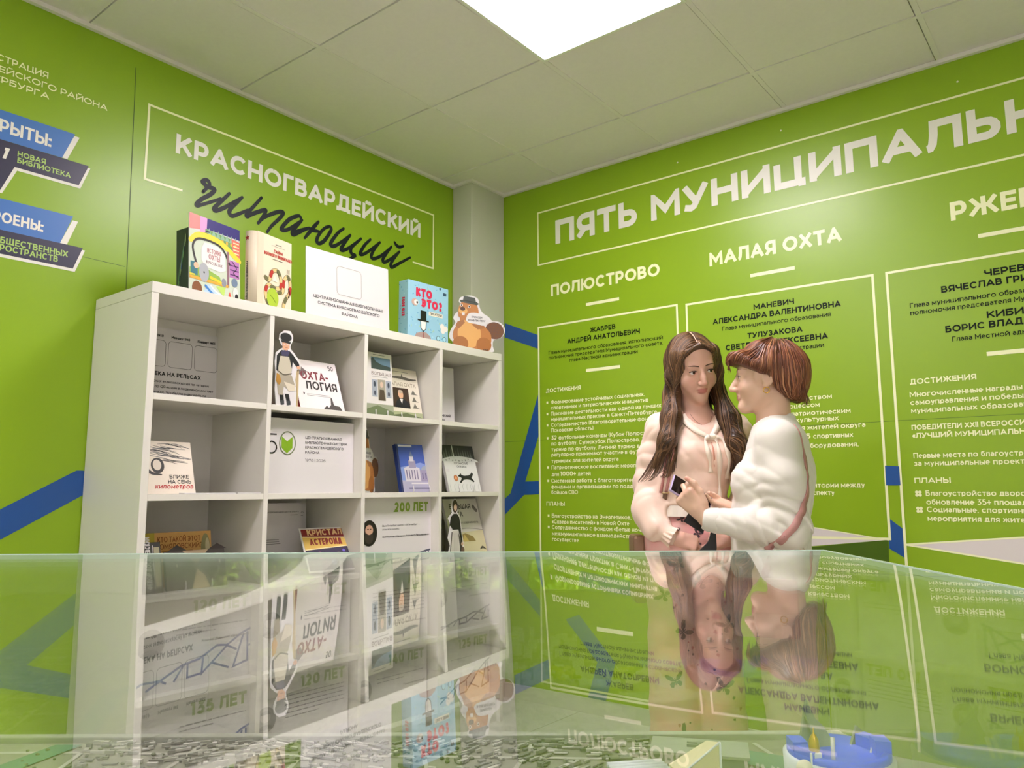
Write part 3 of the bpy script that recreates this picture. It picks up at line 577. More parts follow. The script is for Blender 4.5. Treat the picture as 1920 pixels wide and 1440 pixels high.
def book(name, label, x, y, z, w, h, t, cover, draw, tilt=14, yaw=0, spine=None, group=None, clips=False, roll=0):
    th = thing(name, label, 'book', at(x, y, z, tilt, yaw, roll), group)
    b = MB(); c = .0025
    b.box((0, 0, -c), (w, h, 0), cover); b.box((0, 0, -t), (w, h, -t+c), cover); b.box((0, 0, -t+c), (c, h, -c), spine or cover)
    draw(b, w, h); b.build('cover', th)
    b = MB(); b.box((c, .003, -t+c), (w-.004, h-.003, -c), PAGES); b.build('page_block', th)
    if clips:
        b = MB()
        for u in (w*.28, w*.72):
            b.tube([(u, -.001, -t-.01), (u, .0, .004), (u, .004, .009), (u, .026, .0095)], .0022, PAPER, 6)
        b.tube([(w*.28, -.001, -t-.01), (w*.5, h*.6, -t-.006), (w*.72, -.001, -t-.01)], .0022, PAPER, 6)
        b.build('wire_holder', th)
    return th
def lines(b, x, y, n, w, dy, m, lw=.0016, rag=.15, seed=0):
    rg = random.Random(seed)
    for i in range(n): b.rect(x, y-i*dy, x + w*(1-rag*rg.random()), y-i*dy+lw, m)

# ---- on top of the bookcase
def d1(b, w, h):
    q = lambda c: ink(c)
    b.rect(0, h*.86, w, h, q('#2b2470')); b.poly([(0, h), (w*.22, h), (w*.2, h*.83), (0, h*.8)], q('#e58a86')); b.poly([(w*.2, h), (w*.34, h), (w*.32, h*.78), (w*.2, h*.76)], q('#d99fd0'))
    b.rect(0, 0, w, h*.80, q('#cbd7c2'), .0005); b.poly([(w*.3, h*.86), (w*.85, h*.84), (w, h*.8), (w, h*.68), (w*.3, h*.76)], q('#6d9a5a'))
    for i in range(7): b.poly([(w*(.33+.09*i), h*.79), (w*(.375+.09*i), h*.885), (w*(.42+.09*i), h*.79)], q('#8fb59a'), .0009); b.rect(w*(.35+.09*i), h*.745, w*(.39+.09*i), h*.785, q('#e3b54a'), .0010)
    for i in range(5): b.rect(w*(.22+.02*i), h*(.70+.03*i), w*(.30+.02*i), h*(.72+.03*i), q('#33284e'), .0010)
    b.poly([(w*.82, h*.85), (w, h*.83), (w, h*.62), (w*.86, h*.66)], q('#e0705e'), .0009)
    for i in range(4): b.rect(w*.86, h*(.66+.045*i), w*.98, h*(.675+.045*i), q('#f4e2b8'), .0012)
    b.brush([(w*.02, h*.66), (w*.2, h*.76), (w*.6, h*.74), (w*.98, h*.58)], (.018, .022, .02), q('#ecd43c'), .0013); b.brush([(w*.12, h*.4), (w*.06, h*.6), (w*.2, h*.71), (w*.6, h*.69), (w*.78, h*.5)], (.008,), q('#2c2a26'), .0014)
    b.rect(w*.78, h*.34, w*.98, h*.56, q('#b77ab8'), .0012)
    for i in range(3): b.rect(w*.79, h*(.37+.06*i), w*.97, h*(.385+.06*i), q('#5b2d6a'), .0014)
    b.rect(w*.73, h*.2, w*.77, h*.66, q('#8d6a72'), .0015)
    b.poly([(w*.22, h*.60), (w*.28, h*.68), (w*.55, h*.68), (w*.69, h*.6), (w*.70, h*.40), (w*.6, h*.36), (w*.3, h*.38), (w*.22, h*.45)], q('#f3e9e6'), .0016)
    b.text('ИСТОРИЯ', w*.47, h*.565, .017, q('#b98a8a'), .17, .062, 'c', .0019); b.text('ОХТЫ', w*.47, h*.485, .020, q('#b98a8a'), .17, .05, 'c', .0019); b.text('В РАССКАЗАХ', w*.47, h*.425, .011, q('#8a7a7a'), .17, .07, 'c', .0019); lines(b, w*.35, h*.63, 1, w*.25, .01, q('#777777'), .0015)
    b.poly([(0, h*.22), (w*.62, h*.22), (w*.58, h*.30), (w*.3, h*.36), (0, h*.32)], q('#8bb04a'), .0012); b.ell(w*.27, h*.30, .021, .034, q('#a9adb2'), .0018); b.ell(w*.27, h*.30, .003, .004, BLK, .0020)
    b.rect(w*.02, h*.24, w*.15, h*.40, q('#2e6d78'), .0016); b.ell(w*.12, h*.36, .010, .011, q('#e6b795'), .0019)
    b.rect(0, h*.19, w*.75, h*.225, q('#e0a63a'), .0018); b.rect(0, h*.235, w*.1, h*.25, q('#ead43c'), .0018); b.brush([(w*.4, h*.26), (w*.55, h*.24), (w*.62, h*.22)], (.01,), q('#f0cf30'), .0019)
    b.ell(w*.14, h*.08, .021, .026, q('#7d4a22'), .0016); b.poly([(w*.24, h*.02), (w*.34, h*.17), (w*.62, h*.06), (w*.6, 0), (w*.3, 0)], q('#b9d4ea'), .0016); b.brush([(w*.3, h*.14), (w*.42, h*.07), (w*.55, h*.03)], (.009,), q('#3a7cc0'), .0019); b.brush([(w*.4, h*.16), (w*.5, h*.1), (w*.62, h*.07)], (.006,), q('#e8eef4'), .0019)
    b.poly([(w*.5, h*.17), (w*.7, h*.2), (w*.66, h*.06)], q('#b7d86a'), .0017); b.poly([(w*.72, 0), (w*.84, 0), (w*.78, h*.15)], q('#d8452c'), .0018); b.ell(w*.9, h*.15, .012, .02, q('#ece7e0'), .0018); b.ell(w*.92, h*.1, .008, .012, BLK, .0020); b.ell(w*.66, h*.24, .011, .016, q('#8b8f96'), .0019); b.ell(w*.88, h*.28, .014, .016, q('#6d8296'), .0019)
    b.brush([(w*.83, h*.55), (w*.92, h*.47), (w*.86, h*.4), (w*.97, h*.36)], (.003,), BLK, .0021)
COVG = mat('cover_green', '#26351f', .4)
def side1(b, w, h): pass
t1 = book('picture_book', 'thick book with a crowded colourful cover at the left of the bookcase top', .345, -1.940, BTOP, .222, .287, .004, PAPER, d1, 4, 11)
b = MB(); b.bbox((.0015, 0, -.066), (.216, .235, -.0045), mat('cover_green', '#26351f', .4), .002)
b.M = basis((0, 0, -1), (0, 1, 0), (-1, 0, 0), (.0015, 0, -.066)) @ Matrix.Rotation(math.pi, 4, 'Y')
rg = random.Random(3)
b.M = basis((0, 0, 1), (0, 1, 0), (-1, 0, 0), (.0013, 0, -.066))
for i in range(9):
    c = ('#3f6b36', '#5b7f4a', '#1a2a3a', '#7d8f5e', '#33507a')[i % 5]; x = .008+.005*i
    b.brush([(x*.9, .01+.02*i), (x*.8+.008, .06+.016*i), (x*.7+.014, .10+.014*i)], (.003, .007, .002), ink(c), .0005+.0001*i)
b.M = Matrix.Identity(4); b.build('thick_back_half', t1)
CREAM = mat('cover_cream', '#e9dcc2', .5)
def d2(b, w, h):
    b.rect(.0, 0, .030, h, ink('#e0d2b8')); rd = ink('#b3322c')
    lines(b, w*.52, h*.90, 1, w*.2, .01, ink('#4a4a4a'), .0022); lines(b, w*.40, h*.875, 1, w*.45, .01, ink('#8a8275'), .0012)
    b.text('ТАЙНА', w*.6, h*.785, .0125, rd, .2, .048, 'c', .0012); b.text('ВОЕННОГО ЛЕНИНГРАДА', w*.6, h*.725, .0125, rd, .2, .148, 'c', .0012); lines(b, w*.42, h*.69, 1, w*.36, .01, ink('#5a4a40'), .0025)
    P = [(.23, .42), (.34, .40), (.42, .52), (.58, .55), (.68, .45), (.66, .34), (.5, .31), (.32, .33), (.24, .25), (.28, .12), (.42, .04), (.6, .03)]
    Q = [(.62, .27), (.74, .3), (.76, .44), (.88, .52), (.96, .44), (.94, .3), (.84, .22), (.76, .1), (.84, .0)]
    for pp in (P, Q):
        b.brush([(w*u, h*v) for u, v in pp], (.017,), ink('#6d5a45'), .0010); b.brush([(w*u, h*v) for u, v in pp], (.0135,), ink('#d9c48a'), .0013)
        sm = smooth2([(w*u, h*v) for u, v in pp], 6)
        for i in range(0, len(sm)-5, 9): b.brush(sm[i:i+4], (.0135,), rd if (i//9) % 2 else ink('#6b6a48'), .0016, 2)
    b.ell(w*.44, h*.17, .030, .038, ink('#a8c43a'), .0019); b.brush([(w*.36, h*.2), (w*.44, h*.17), (w*.52, h*.12)], (.003,), ink('#6d8a1e'), .0022)
    b.poly([(w*.42, h*.40), (w*.5, h*.49), (w*.57, h*.40)], ink('#dfe4d8'), .0019); b.rect(w*.86, h*.56, w*.875, h*.62, BLK, .0012); b.rect(w*.91, h*.56, w*.93, h*.62, BLK, .0012); b.brush([(w*.9, h*.36), (w*.94, h*.3), (w*.9, h*.24)], (.004,), BLK, .0018)
t2 = book('hardback_book', 'cream hardback with a red and olive winding band, on the bookcase top', .345, -1.682, BTOP, .178, .287, .052, CREAM, d2, 2, 12, spine=mat('spine_cream', '#d9ccb4', .5))
b = MB(); b.tube([(.004, .004, -.026), (.004, .285, -.026)], .0265, mat('spine_cream', '#d9ccb4', .5), 20)
b.M = basis((0, 0, 1), (0, 1, 0), (-1, 0, 0), (-.0232, 0, -.026))
b.poly([(.010*math.cos(R(90+72*i*2))*1.0, .262+.010*math.sin(R(90+72*i*2))) for i in (0, 3, 1, 4, 2)] and [((.012 if k % 2 == 0 else .005)*math.cos(R(90+36*k)), .258+(.012 if k % 2 == 0 else .005)*math.sin(R(90+36*k))) for k in range(10)], ink('#8e211c'), .0006)
b.M = basis((0, 1, 0), (0, 0, -1), (-1, 0, 0), (-.0232, 0, -.026)); b.text('ТАЙНА ВОЕННОГО ЛЕНИНГРАДА', .02, -.004, .008, BLK, .2, .15, z=.0006)
b.M = Matrix.Identity(4); b.build('spine', t2)
CAPS = ink('#2a2a30')
def d3(b, w, h):
    rr = lambda x0, y0, x1, y1, r: arc(x1-r, y1-r, r, r, 0, 90, 4)+arc(x0+r, y1-r, r, r, 90, 180, 4)+arc(x0+r, y0+r, r, r, 180, 270, 4)+arc(x1-r, y0+r, r, r, 270, 360, 4)
    b.line(rr(.150, .118, .276, .236, .014), .0016, ink('#9a968a'), .0006, True)
    b.text('ЦЕНТРАЛИЗОВАННАЯ БИБЛИОТЕЧНАЯ', w/2, .084, .0125, CAPS, .17, .358, 'c'); b.text('СИСТЕМА КРАСНОГВАРДЕЙСКОГО', w/2, .060, .0125, CAPS, .17, .318, 'c'); b.text('РАЙОНА', w/2, .035, .0125, CAPS, .17, .082, 'c')
sheet('sign_board', 'white sign with a rounded empty frame and library lettering on the bookcase top', 'sign', .352, -1.472, BTOP, .428, .283, d3, 3)
SKY = mat('box_blue', '#97c6da', .4)
def d4(b, w, h):
    rg = random.Random(9)
    for i in range(70):
        x, y = rg.uniform(.006, w-.012), rg.uniform(.006, h-.01); a = rg.uniform(0, 3)
        b.line([(x, y), (x+.009*math.cos(a), y+.009*math.sin(a))], .0028, ink(('#5fa9cc', '#a9d8e6', '#b7d39a', '#4d93bd')[i % 4]), .0005)
    pk = ink('#d0274f')
    b.text('КТО', w*.38, h*.74, .040, pk, .30, .098, 'c', .0012); b.text('ЭТО?', w*.57, h*.57, .040, pk, .30, .132, 'c', .0012)
    b.rect(w*.5, h*.45, w*.85, h*.52, ink('#efe9d6'), .0011); b.text('ПИСАТЕЛИ', w*.675, h*.468, .011, BLK, .17, .075, 'c', .0015)
    b.rect(w*.30, h*.345, w*.44, h*.51, BLK, .0012); b.rect(w*.23, h*.325, w*.50, h*.350, BLK, .0013); b.poly([(w*.30, h*.33), (w*.44, h*.33), (w*.42, h*.2), (w*.37, h*.165), (w*.32, h*.2)], ink('#f0ece4'), .0011)
    b.line([(w*.30, h*.32), (w*.31, h*.2), (w*.37, h*.15), (w*.43, h*.2), (w*.44, h*.32)], .003, BLK, .0014); b.poly([(w*.14, 0), (w*.2, h*.10), (w*.32, h*.14), (w*.44, h*.14), (w*.54, h*.09), (w*.58, 0)], ink('#a58f88'), .0012); b.line([(w*.37, h*.13), (w*.37, 0)], .004, ink('#8a2e2e'), .0015)
    for x, y in ((.84, .30), (.93, .27), (.86, .23)): b.ell(w*x, h*y, .014, .014, ink('#e9e4dc'), .0012)
    for x in (.74, .9): b.ell(w*x, h*.08, .011, .012, BLK, .0011); b.ell(w*x, h*.08, .009, .010, ink('#a9d8e6'), .0013)
    b.ell(w*.16, h*.63, .020, .016, ink('#c9a99a'), .0011); b.ell(w*.19, h*.63, .013, .012, ink('#f0ece4'), .0013); b.ell(w*.21, h*.63, .005, .006, BLK, .0016)
    b.rect(w*.86, h*.86, w*.94, h*.91, ink('#27465e'), .0011); b.rect(w*.76, h*.945, w*.80, h*.985, ink('#27465e'), .0011)
t4 = thing('game_box', 'pale blue game box with pink lettering and a top hatted figure on the bookcase top', 'box', at(.352, -.937, BTOP, 0, -2))
b = MB(); b.bbox((0, 0, -.062), (.248, .262, 0), SKY, .0015); d4(b, .248, .262)
b.M = basis((0, 0, 1), (0, 1, 0), (-1, 0, 0), (0, 0, -.062)) 
rg = random.Random(11)
for i in range(24):
    x, y, a = rg.uniform(.006, .054), rg.uniform(.01, .25), rg.uniform(0, 3); b.line([(x, y), (x+.008*math.cos(a), y+.008*math.sin(a))], .0025, ink(('#5fa9cc', '#a9d8e6', '#4d93bd')[i % 3]), .0005)
b.M = b.M @ Matrix.Rotation(R(90), 4, 'Z'); b.text('КТО ЭТО?', .10, -.042, .020, ink('#d0274f'), .28, .085, z=.0010)
b.M = Matrix.Identity(4); b.build('printed_carton', t4)

def beaver_art(b, k=1.0, lines_=('ПРИХОДИ', 'В БИБЛИОТЕКУ')):
    W = lambda pts: [(x*k, y*k) for x, y in pts]
    fur, belly, dk, tl = ink('#b4763c'), ink('#d8a45e'), ink('#7a4a24'), ink('#6b4a38')
    out = smooth2([(.03, 0), (.02, .03), (-.01, .06), (-.002, .10), (.02, .135), (.01, .155), (.022, .18), (.045, .20), (.048, .225), (.038, .238), (.045, .258), (.07, .268), (.10, .272), (.13, .262), (.138, .245), (.142, .215), (.158, .19), (.185, .175), (.205, .155), (.235, .155), (.262, .135), (.268, .105), (.248, .075), (.21, .06), (.205, .03), (.2, 0), (.03, 0)], 3)[:-1]
    b.prism(W(out), -.003, 0, PAPER)
    tail = arc(.215, .108, .047, .042, 0, 360, 24)[:-1]; b.poly(W(tail), tl, .0006)
    for i in range(5): b.line(W([(.18+.016*i, .075), (.20+.016*i, .142)]), .0016*k, dk, .0008); b.line(W([(.176, .082+.014*i), (.255, .082+.014*i)]), .0016*k, dk, .0009)
    b.poly(W(smooth2([(.03, .02), (.008, .06), (.012, .10), (.04, .14), (.05, .17), (.13, .17), (.16, .13), (.195, .09), (.195, .04), (.17, .015), (.1, .008), (.03, .02)], 3)[:-1]), fur, .0011)
    b.poly(W(arc(.088, .085, .058, .070, 0, 360, 24)[:-1]), belly, .0014)
    b.poly(W(smooth2([(.035, .165), (.034, .20), (.05, .235), (.085, .25), (.12, .238), (.135, .20), (.13, .16), (.08, .145), (.035, .165)], 3)[:-1]), fur, .0016)
    b.poly(W([(.046, .236), (.128, .226), (.138, .234), (.122, .243), (.118, .262), (.062, .268), (.058, .248), (.042, .246)]), ink('#3e463e'), .0020); b.line(W([(.058, .246), (.119, .239)]), .004*k, ink('#22261f'), .0023)
    b.poly(W(arc(.058, .195, .022, .017, 0, 360, 16)[:-1]), belly, .0019); b.poly(W(arc(.056, .204, .0125, .010, 0, 360, 14)[:-1]), ink('#4a2c22'), .0022); b.poly(W([(.052, .186), (.066, .186), (.065, .172), (.053, .172)]), PAPER, .0022)
    for x, y in ((.05, .221), (.088, .216)): b.poly(W(arc(x, y, .0065, .007, 0, 360, 12)[:-1]), ink('#f2ede2'), .0022); b.poly(W(arc(x, y, .0035, .004, 0, 360, 10)[:-1]), BLK, .0025)
    for q in ([(.02, .12), (.03, .14), (.06, .15), (.066, .137), (.05, .12), (.035, .105)], [(.10, .13), (.12, .142), (.16, .135), (.165, .115), (.13, .108)]): b.poly(W(q), ink('#a06a3c'), .0020)
    b.poly(W(smooth2([(.07, .15), (.085, .182), (.125, .188), (.165, .175), (.178, .150), (.160, .128), (.12, .134), (.085, .138), (.07, .15)], 3)[:-1]), PAPER, .0026)
    b.text(lines_[0], .126*k, .162*k, .0095*k, CAPS, .17, .054*k, 'c', .0029); b.text(lines_[1], .126*k, .146*k, .0095*k, CAPS, .17, .085*k, 'c', .0029)
    for x in (.035, .15): b.poly(W(arc(x+.01, .035, .038, .036, 0, 360, 18)[:-1]), ink('#a2672f'), .0017)
    for x in (.018, .158):
        for i in range(3): b.line(W([(x+.01*i, .014), (x+.004+.01*i, .003)]), .004*k, ink('#3a2a26'), .0024)
def standee_foot(t, w, m=PAPER):
    b = MB(); b.box((w*.3, 0, -.05), (w*.7, .0025, -.0032), m); b.build('foot_strip', t)
t5 = thing('cardboard_standee', 'cardboard cutout of a plump beaver in a hat on top of the bookcase', 'standee', at(.283, -.583, BTOP, 2, -31))
b = MB(); beaver_art(b, 1.02); b.build('printed_cutout', t5); standee_foot(t5, .2)

# ---- first row
def dqr(b, w, h):
    rr = lambda x0, y0, x1, y1, r: arc(x1-r, y1-r, r, r, 0, 90, 4)+arc(x0+r, y1-r, r, r, 90, 180, 4)+arc(x0+r, y0+r, r, r, 180, 270, 4)+arc(x1-r, y0+r, r, r, 270, 360, 4)
    for i, s_ in enumerate(('Маршрут №5', 'Маршрут №59', 'Маршрут №8', 'Маршрут №63')):
        x = .012 + .102*i; b.line(rr(x, .142, x+.092, .238, .012), .0016, GRY, .0006, True); b.text(s_, x+.046, .250, .0098, BLK, .2, .072, 'c')
    b.text('БИБЛИОТЕКА НА РЕЛЬСАХ', .345, .108, .0150, BLK, .22, .275, 'r')
    for i, s_ in enumerate(('Маршруты исторических аудиоэкскурсий по четырём', 'линиям доступны по QR-кодам в подвижном составе', 'и на остановках трамвая. Чтобы познакомиться', 'с историей района нужны только наушники')):
        b.text(s_, (.378, .396, .368, .36)[i], .083-.0195*i, .0098, BLK, .15, .34, 'r', slant=.15)
sheet('poster_board', 'white poster of empty rounded frames at the back of the top left cubby', 'poster', .064, -2.068, S[0], .418, .285, dqr, 2, foot=False)
def man_art(b):
    out = [(.0, 0), (-.006, .06), (-.004, .12), (-.008, .16), (-.004, .195), (.016, .212), (.028, .216), (.016, .228), (.008, .245), (.010, .266), (.03, .282), (.055, .282), (.066, .266), (.066, .248), (.058, .232), (.056, .216), (.072, .200), (.092, .178), (.102, .16), (.100, .142), (.084, .138), (.078, .10), (.084, .05), (.082, 0)]
    b.prism(out, -.003, 0, PAPER)
    blk, ap, sk = ink('#1c1d1f'), ink('#c2bba6'), ink('#d9a887')
    b.poly([(-.001, .13), (.0, .185), (.018, .206), (.052, .206), (.068, .192), (.092, .164), (.096, .15), (.086, .146), (.066, .166), (.06, .12), (.01, .12)], blk, .0006)
    b.poly([(.016, .20), (.02, .186), (.046, .186), (.052, .2), (.04, .212)], ink('#43405e'), .0010); b.poly([(.014, .184), (.05, .184), (.062, .14), (.058, .11), (.008, .11), (.006, .14)], ap, .0010)
    b.poly([(.004, .115), (.062, .115), (.078, .075), (.052, .06), (.03, .072), (.026, .04), (.008, .04), (.002, .08)], ink('#a79f8c'), .0012); b.poly([(.03, .09), (.075, .08), (.078, .06), (.05, .055)], ink('#d6cdb8'), .0015)
    b.poly([(.0, .12), (.012, .112), (.02, .09), (.01, .075), (-.002, .088)], ink('#b08238'), .0016); b.brush([(.01, .125), (.03, .115), (.06, .122)], (.004,), ink('#5d5648'), .0018)
    for x0, x1 in ((.012, .016), (.034, .042)): b.poly([(x0, .045), (x0+.017, .045), (x1+.015, .018), (x1, .018)], blk, .0011); b.poly([(x1-.001, .02), (x1+.016, .02), (x1+.017, .006), (x1+.003, .003)], ink('#3c3f42'), .0014)
    b.poly([(.023, .210), (.021, .236), (.05, .238), (.051, .216), (.038, .206)], sk, .0012); b.ell(.036, .256, .0235, .0165, blk, .0014); b.poly([(.016, .243), (.056, .240), (.054, .233), (.018, .236)], ink('#2c2d2f'), .0017); b.rect(.026, .2275, .033, .230, PAPER, .0016); b.rect(.039, .2275, .046, .230, PAPER, .0016); b.rect(.032, .2165, .043, .2185, ink('#8e4c40'), .0016); b.ell(.090, .148, .008, .006, sk, .0014)
t = thing('cardboard_standee', 'cardboard cutout of a seated worker in a black cap and long apron', 'standee', at(.374, -1.606, S[0], 2, -4)); b = MB(); man_art(b); b.build('printed_cutout', t); standee_foot(t, .08)
def dplain(b, w, h): pass
book('beige_book', 'narrow beige book standing edge on beside the cutout of the worker', .372, -1.532, S[0], .022, .168, .07, mat('beige_cover', '#c9b68c', .6), lambda b, w, h: (b.rect(.006, 0, .008, h, ink('#a08a5e')), b.rect(.014, 0, .0155, h, ink('#a08a5e'))), 0)
def doh(b, w, h):
    b.rect(0, 0, w, h, ink('#e9e2de')); rd = ink('#7a3038')
    b.text('ОХТА-', w*.14, h*.60, .036, rd, .20, w*.62, z=.0011); b.text('ЛОГИЯ', w*.20, h*.40, .036, ink('#26201e'), .20, w*.72, z=.0011)
    b.text('50', w*.80, h*.84, .020, BLK, .16, w*.12, z=.0011); lines(b, w*.2, h*.30, 2, w*.6, .006, GRY, .0016); b.ell(w*.14, h*.31, .003, .005, BLK, .0010)
    b.poly([(w*.02, h*.98), (w*.12, h*.88), (w*.16, h*.98), (w*.2, h*.84), (w*.3, h*.76), (w*.2, h*.66), (w*.02, h*.7)], ink('#6e6460'), .0010); b.poly([(w*.5, 0), (w*.55, h*.06), (w*.6, h*.1), (w*.64, h*.06), (w*.7, h*.12), (w*.72, h*.26), (w*.75, h*.26), (w*.77, h*.12), (w*.9, h*.1), (w*.95, 0)], ink('#4a4542'), .0010)
book('white_book', 'white book with dark red and black title leaning beside the worker cutout', .345, -1.478, S[0]+.002, .212, .212, .018, mat('red_back', '#9b2f26', .5), doh, 20, 0, clips=False)
def dc3a(b, w, h):
    b.rect(.0, 0, w, h, ink('#e4e0dc')); b.rect(w*.22, h*.74, w*.94, h*.93, ink('#6b8aa2'), .0010); b.poly([(w*.22, h*.74), (w*.94, h*.74), (w*.94, h*.8), (w*.6, h*.82), (w*.4, h*.86), (w*.3, h*.92), (w*.22, h*.9)], ink('#3b4a48'), .0013)
    lines(b, w*.3, h*.965, 1, w*.5, .01, GRY, .002); b.text('БОЛЬШАЯ', w*.58, h*.645, .014, ink('#8e7f78'), .16, w*.72, 'c', .0011); lines(b, w*.25, h*.615, 1, w*.65, .01, LGR, .002)
    for x in (.22, .74): b.rect(w*x, h*.3, w*(x+.2), h*.57, ink('#a5adb8'), .0010); b.ell(w*(x+.1), h*.5, .006, .012, ink('#3c4452'), .0013); b.ell(w*(x+.1), h*.36, .006, .010, ink('#4c5060'), .0013)
    b.rect(w*.44, h*.25, w*.72, h*.58, ink('#a59f8e'), .0011); b.ell(w*.58, h*.5, .009, .013, ink('#d9bfa8'), .0014); b.poly([(w*.46, h*.25), (w*.5, h*.42), (w*.66, h*.42), (w*.71, h*.25)], ink('#54483c'), .0014)
    b.rect(w*.0, 0, w, h*.19, ink('#9ea48c'), .0010); b.poly([(0, h*.1), (w*.4, h*.17), (w, h*.08), (w, 0), (0, 0)], ink('#6c7a58'), .0013)
book('tall_book', 'tall thick pale book with small portraits in the third cubby of the top row', .330, -1.140, S[0]+.001, .150, .272, .03, PAPER, dc3a, 5, 0, clips=True)
def dc3b(b, w, h):
    b.rect(0, 0, w, h, ink('#dcd6c2')); lines(b, w*.2, h*.93, 1, w*.6, .01, GRY, .002)
    b.brush([(w*.08, h*.80), (w*.4, h*.82), (w*.75, h*.80), (w*.95, h*.81)], (.006, .014, .004), ink('#5d5a4c'), .0010); b.poly([(w*.45, h*.80), (w*.5, h*.90), (w*.55, h*.80)], ink('#5d5a4c'), .0012)
    b.text('МАЛАЯ ОХТА', w*.46, h*.645, .018, ink('#8f8670'), .15, w*.90, 'c', .0011); lines(b, w*.1, h*.715, 1, w*.75, .01, LGR, .002)
    b.rect(w*.10, h*.22, w*.64, h*.61, ink('#3c2a1c'), .0010); b.ell(w*.38, h*.48, .015, .021, ink('#d8ab88'), .0013); b.poly([(w*.14, h*.22), (w*.24, h*.36), (w*.34, h*.40), (w*.46, h*.40), (w*.6, h*.33), (w*.63, h*.22)], ink('#17191f'), .0014); b.poly([(w*.33, h*.39), (w*.38, h*.30), (w*.43, h*.39)], ink('#eae6de'), .0016); b.ell(w*.38, h*.535, .014, .008, ink('#b8a690'), .0015)
    for y in (.5, .36, .23): b.poly([(w*.72, h*y), (w*.8, h*(y+.1)), (w*.86, h*(y+.02)), (w*.94, h*y)], ink('#6b6a5c'), .0011)
    b.rect(0, 0, w, h*.14, ink('#a3ac84'), .0010); b.poly([(0, h*.06), (w*.5, h*.12), (w, h*.04), (w, 0), (0, 0)], ink('#5f6b48'), .0013)
book('portrait_book', 'cream book with a dark framed portrait of a man on its cover', .312, -.985, S[0]+.001, .190, .235, .015, PAPER, dc3b, 13, 0, clips=True)
def dc4(b, w, h): b.text('ИСТОРИЧЕСКИЙ', w*.90, .046, .0115, BLK, .19, .125, 'r'); b.text('МУЗЕЙ ОХТА»', w*.76, .026, .0115, BLK, .19, .11, 'r')
sheet('white_board', 'plain white board with two short lines of text in the top right cubby', 'sign', .185, -.748, S[0], .297, .292, dc4, 2, foot=False)
b = MB(); b.M = at(.33, -.52, S[0]+.0005); b.box((0, 0, -.09), (.12, .0012, .05), PAPER); o = b.build('leaflet'); tag(o, 'thin white leaflet lying flat in the top right cubby', 'leaflet')

# ---- second row
def dbl(b, w, h):
    b.rect(0, 0, w, h, ink('#e2d7c6')); k = ink('#2a2724'); rg = random.Random(2)
    for i in range(26):
        y = h*(.62+.32*rg.random()); x = w*rg.uniform(0, .55); b.brush([(x, y), (x+w*.2, y-h*.03*rg.uniform(-1, 2)), (x+w*.45, y-h*.06)], (.0008, .0028, .0008), k if i % 2 else GRY, .0010)
    b.ell(w*.34, h*.53, .022, .026, k, .0012); b.ell(w*.33, h*.54, .014, .018, ink('#cfc4b4'), .0015); b.brush([(w*.1, h*.6), (w*.2, h*.4), (w*.4, h*.36)], (.004, .01, .003), k, .0013)
    b.text('БЛИЖЕ', w*.72, h*.285, .013, k, .18, w*.36, 'c', .0012); b.text('НА СЕМЬ', w*.72, h*.19, .013, k, .18, w*.43, 'c', .0012); b.text('километров', w*.61, h*.095, .016, ink('#b01f1c'), .16, w*.70, 'c', .0012, slant=.2)
book('sketch_book', 'beige paperback with black pencil sketch and one red word on its cover', .350, -2.066, S[1]+.001, .182, .178, .012, PAPER, dbl, 17, 0)
for i, (x0, y0, w, d, lab) in enumerate(((.300, -1.945, .215, .08, 'white brochure lying flat in front of the sketch cover book'), (.290, -1.74, .085, .09, 'small white leaflet lying flat at the right of the second left cubby'))):
    b = MB(); b.M = at(x0, y0, S[1]+.0008, 0, 4-9*i); b.box((0, 0, 0), (w, .003, d), PAPER); tag(b.build('brochure'), lab, 'brochure')
def d50(b, w, h):
    b.text('5', .016, .142, .074, BLK, .07, .046); b.line(arc(.106, .183, .034, .042, 0, 360, 30), .0042, ink('#66724f'), .0006)
    b.poly([(.080, .208), (.104, .190), (.128, .208), (.128, .166), (.104, .145), (.080, .166)], GRN)
    for i, (s_, ww) in enumerate((('ЦЕНТРАЛИЗОВАННАЯ', .172), ('БИБЛИОТЕЧНАЯ СИСТЕМА', .200), ('КРАСНОГВАРДЕЙСКОГО', .182), ('РАЙОНА', .066))): b.text(s_, .185, .203-.0185*i, .0100, ink('#3c3c42'), .16, ww)
    b.text('1976 | 2026', .185, .117, .0105, ink('#55555a'), .11, .095)
sheet('anniversary_board', 'white board with a large thin 5 and a green book emblem in a circle', 'sign', .347, -1.636, S[1], .418, .274, d50, 1)
t = thing('cardboard_standee', 'cardboard cutout of a beaver inside a cubby beside the blue church book', 'standee', at(.350, -1.193, S[1], 2, 30)); b = MB(); beaver_art(b, .98, ('ВСЕ НА СЕВЕР', 'И В БОР ТОЖЕ')); b.build('printed_cutout', t); standee_foot(t, .18)
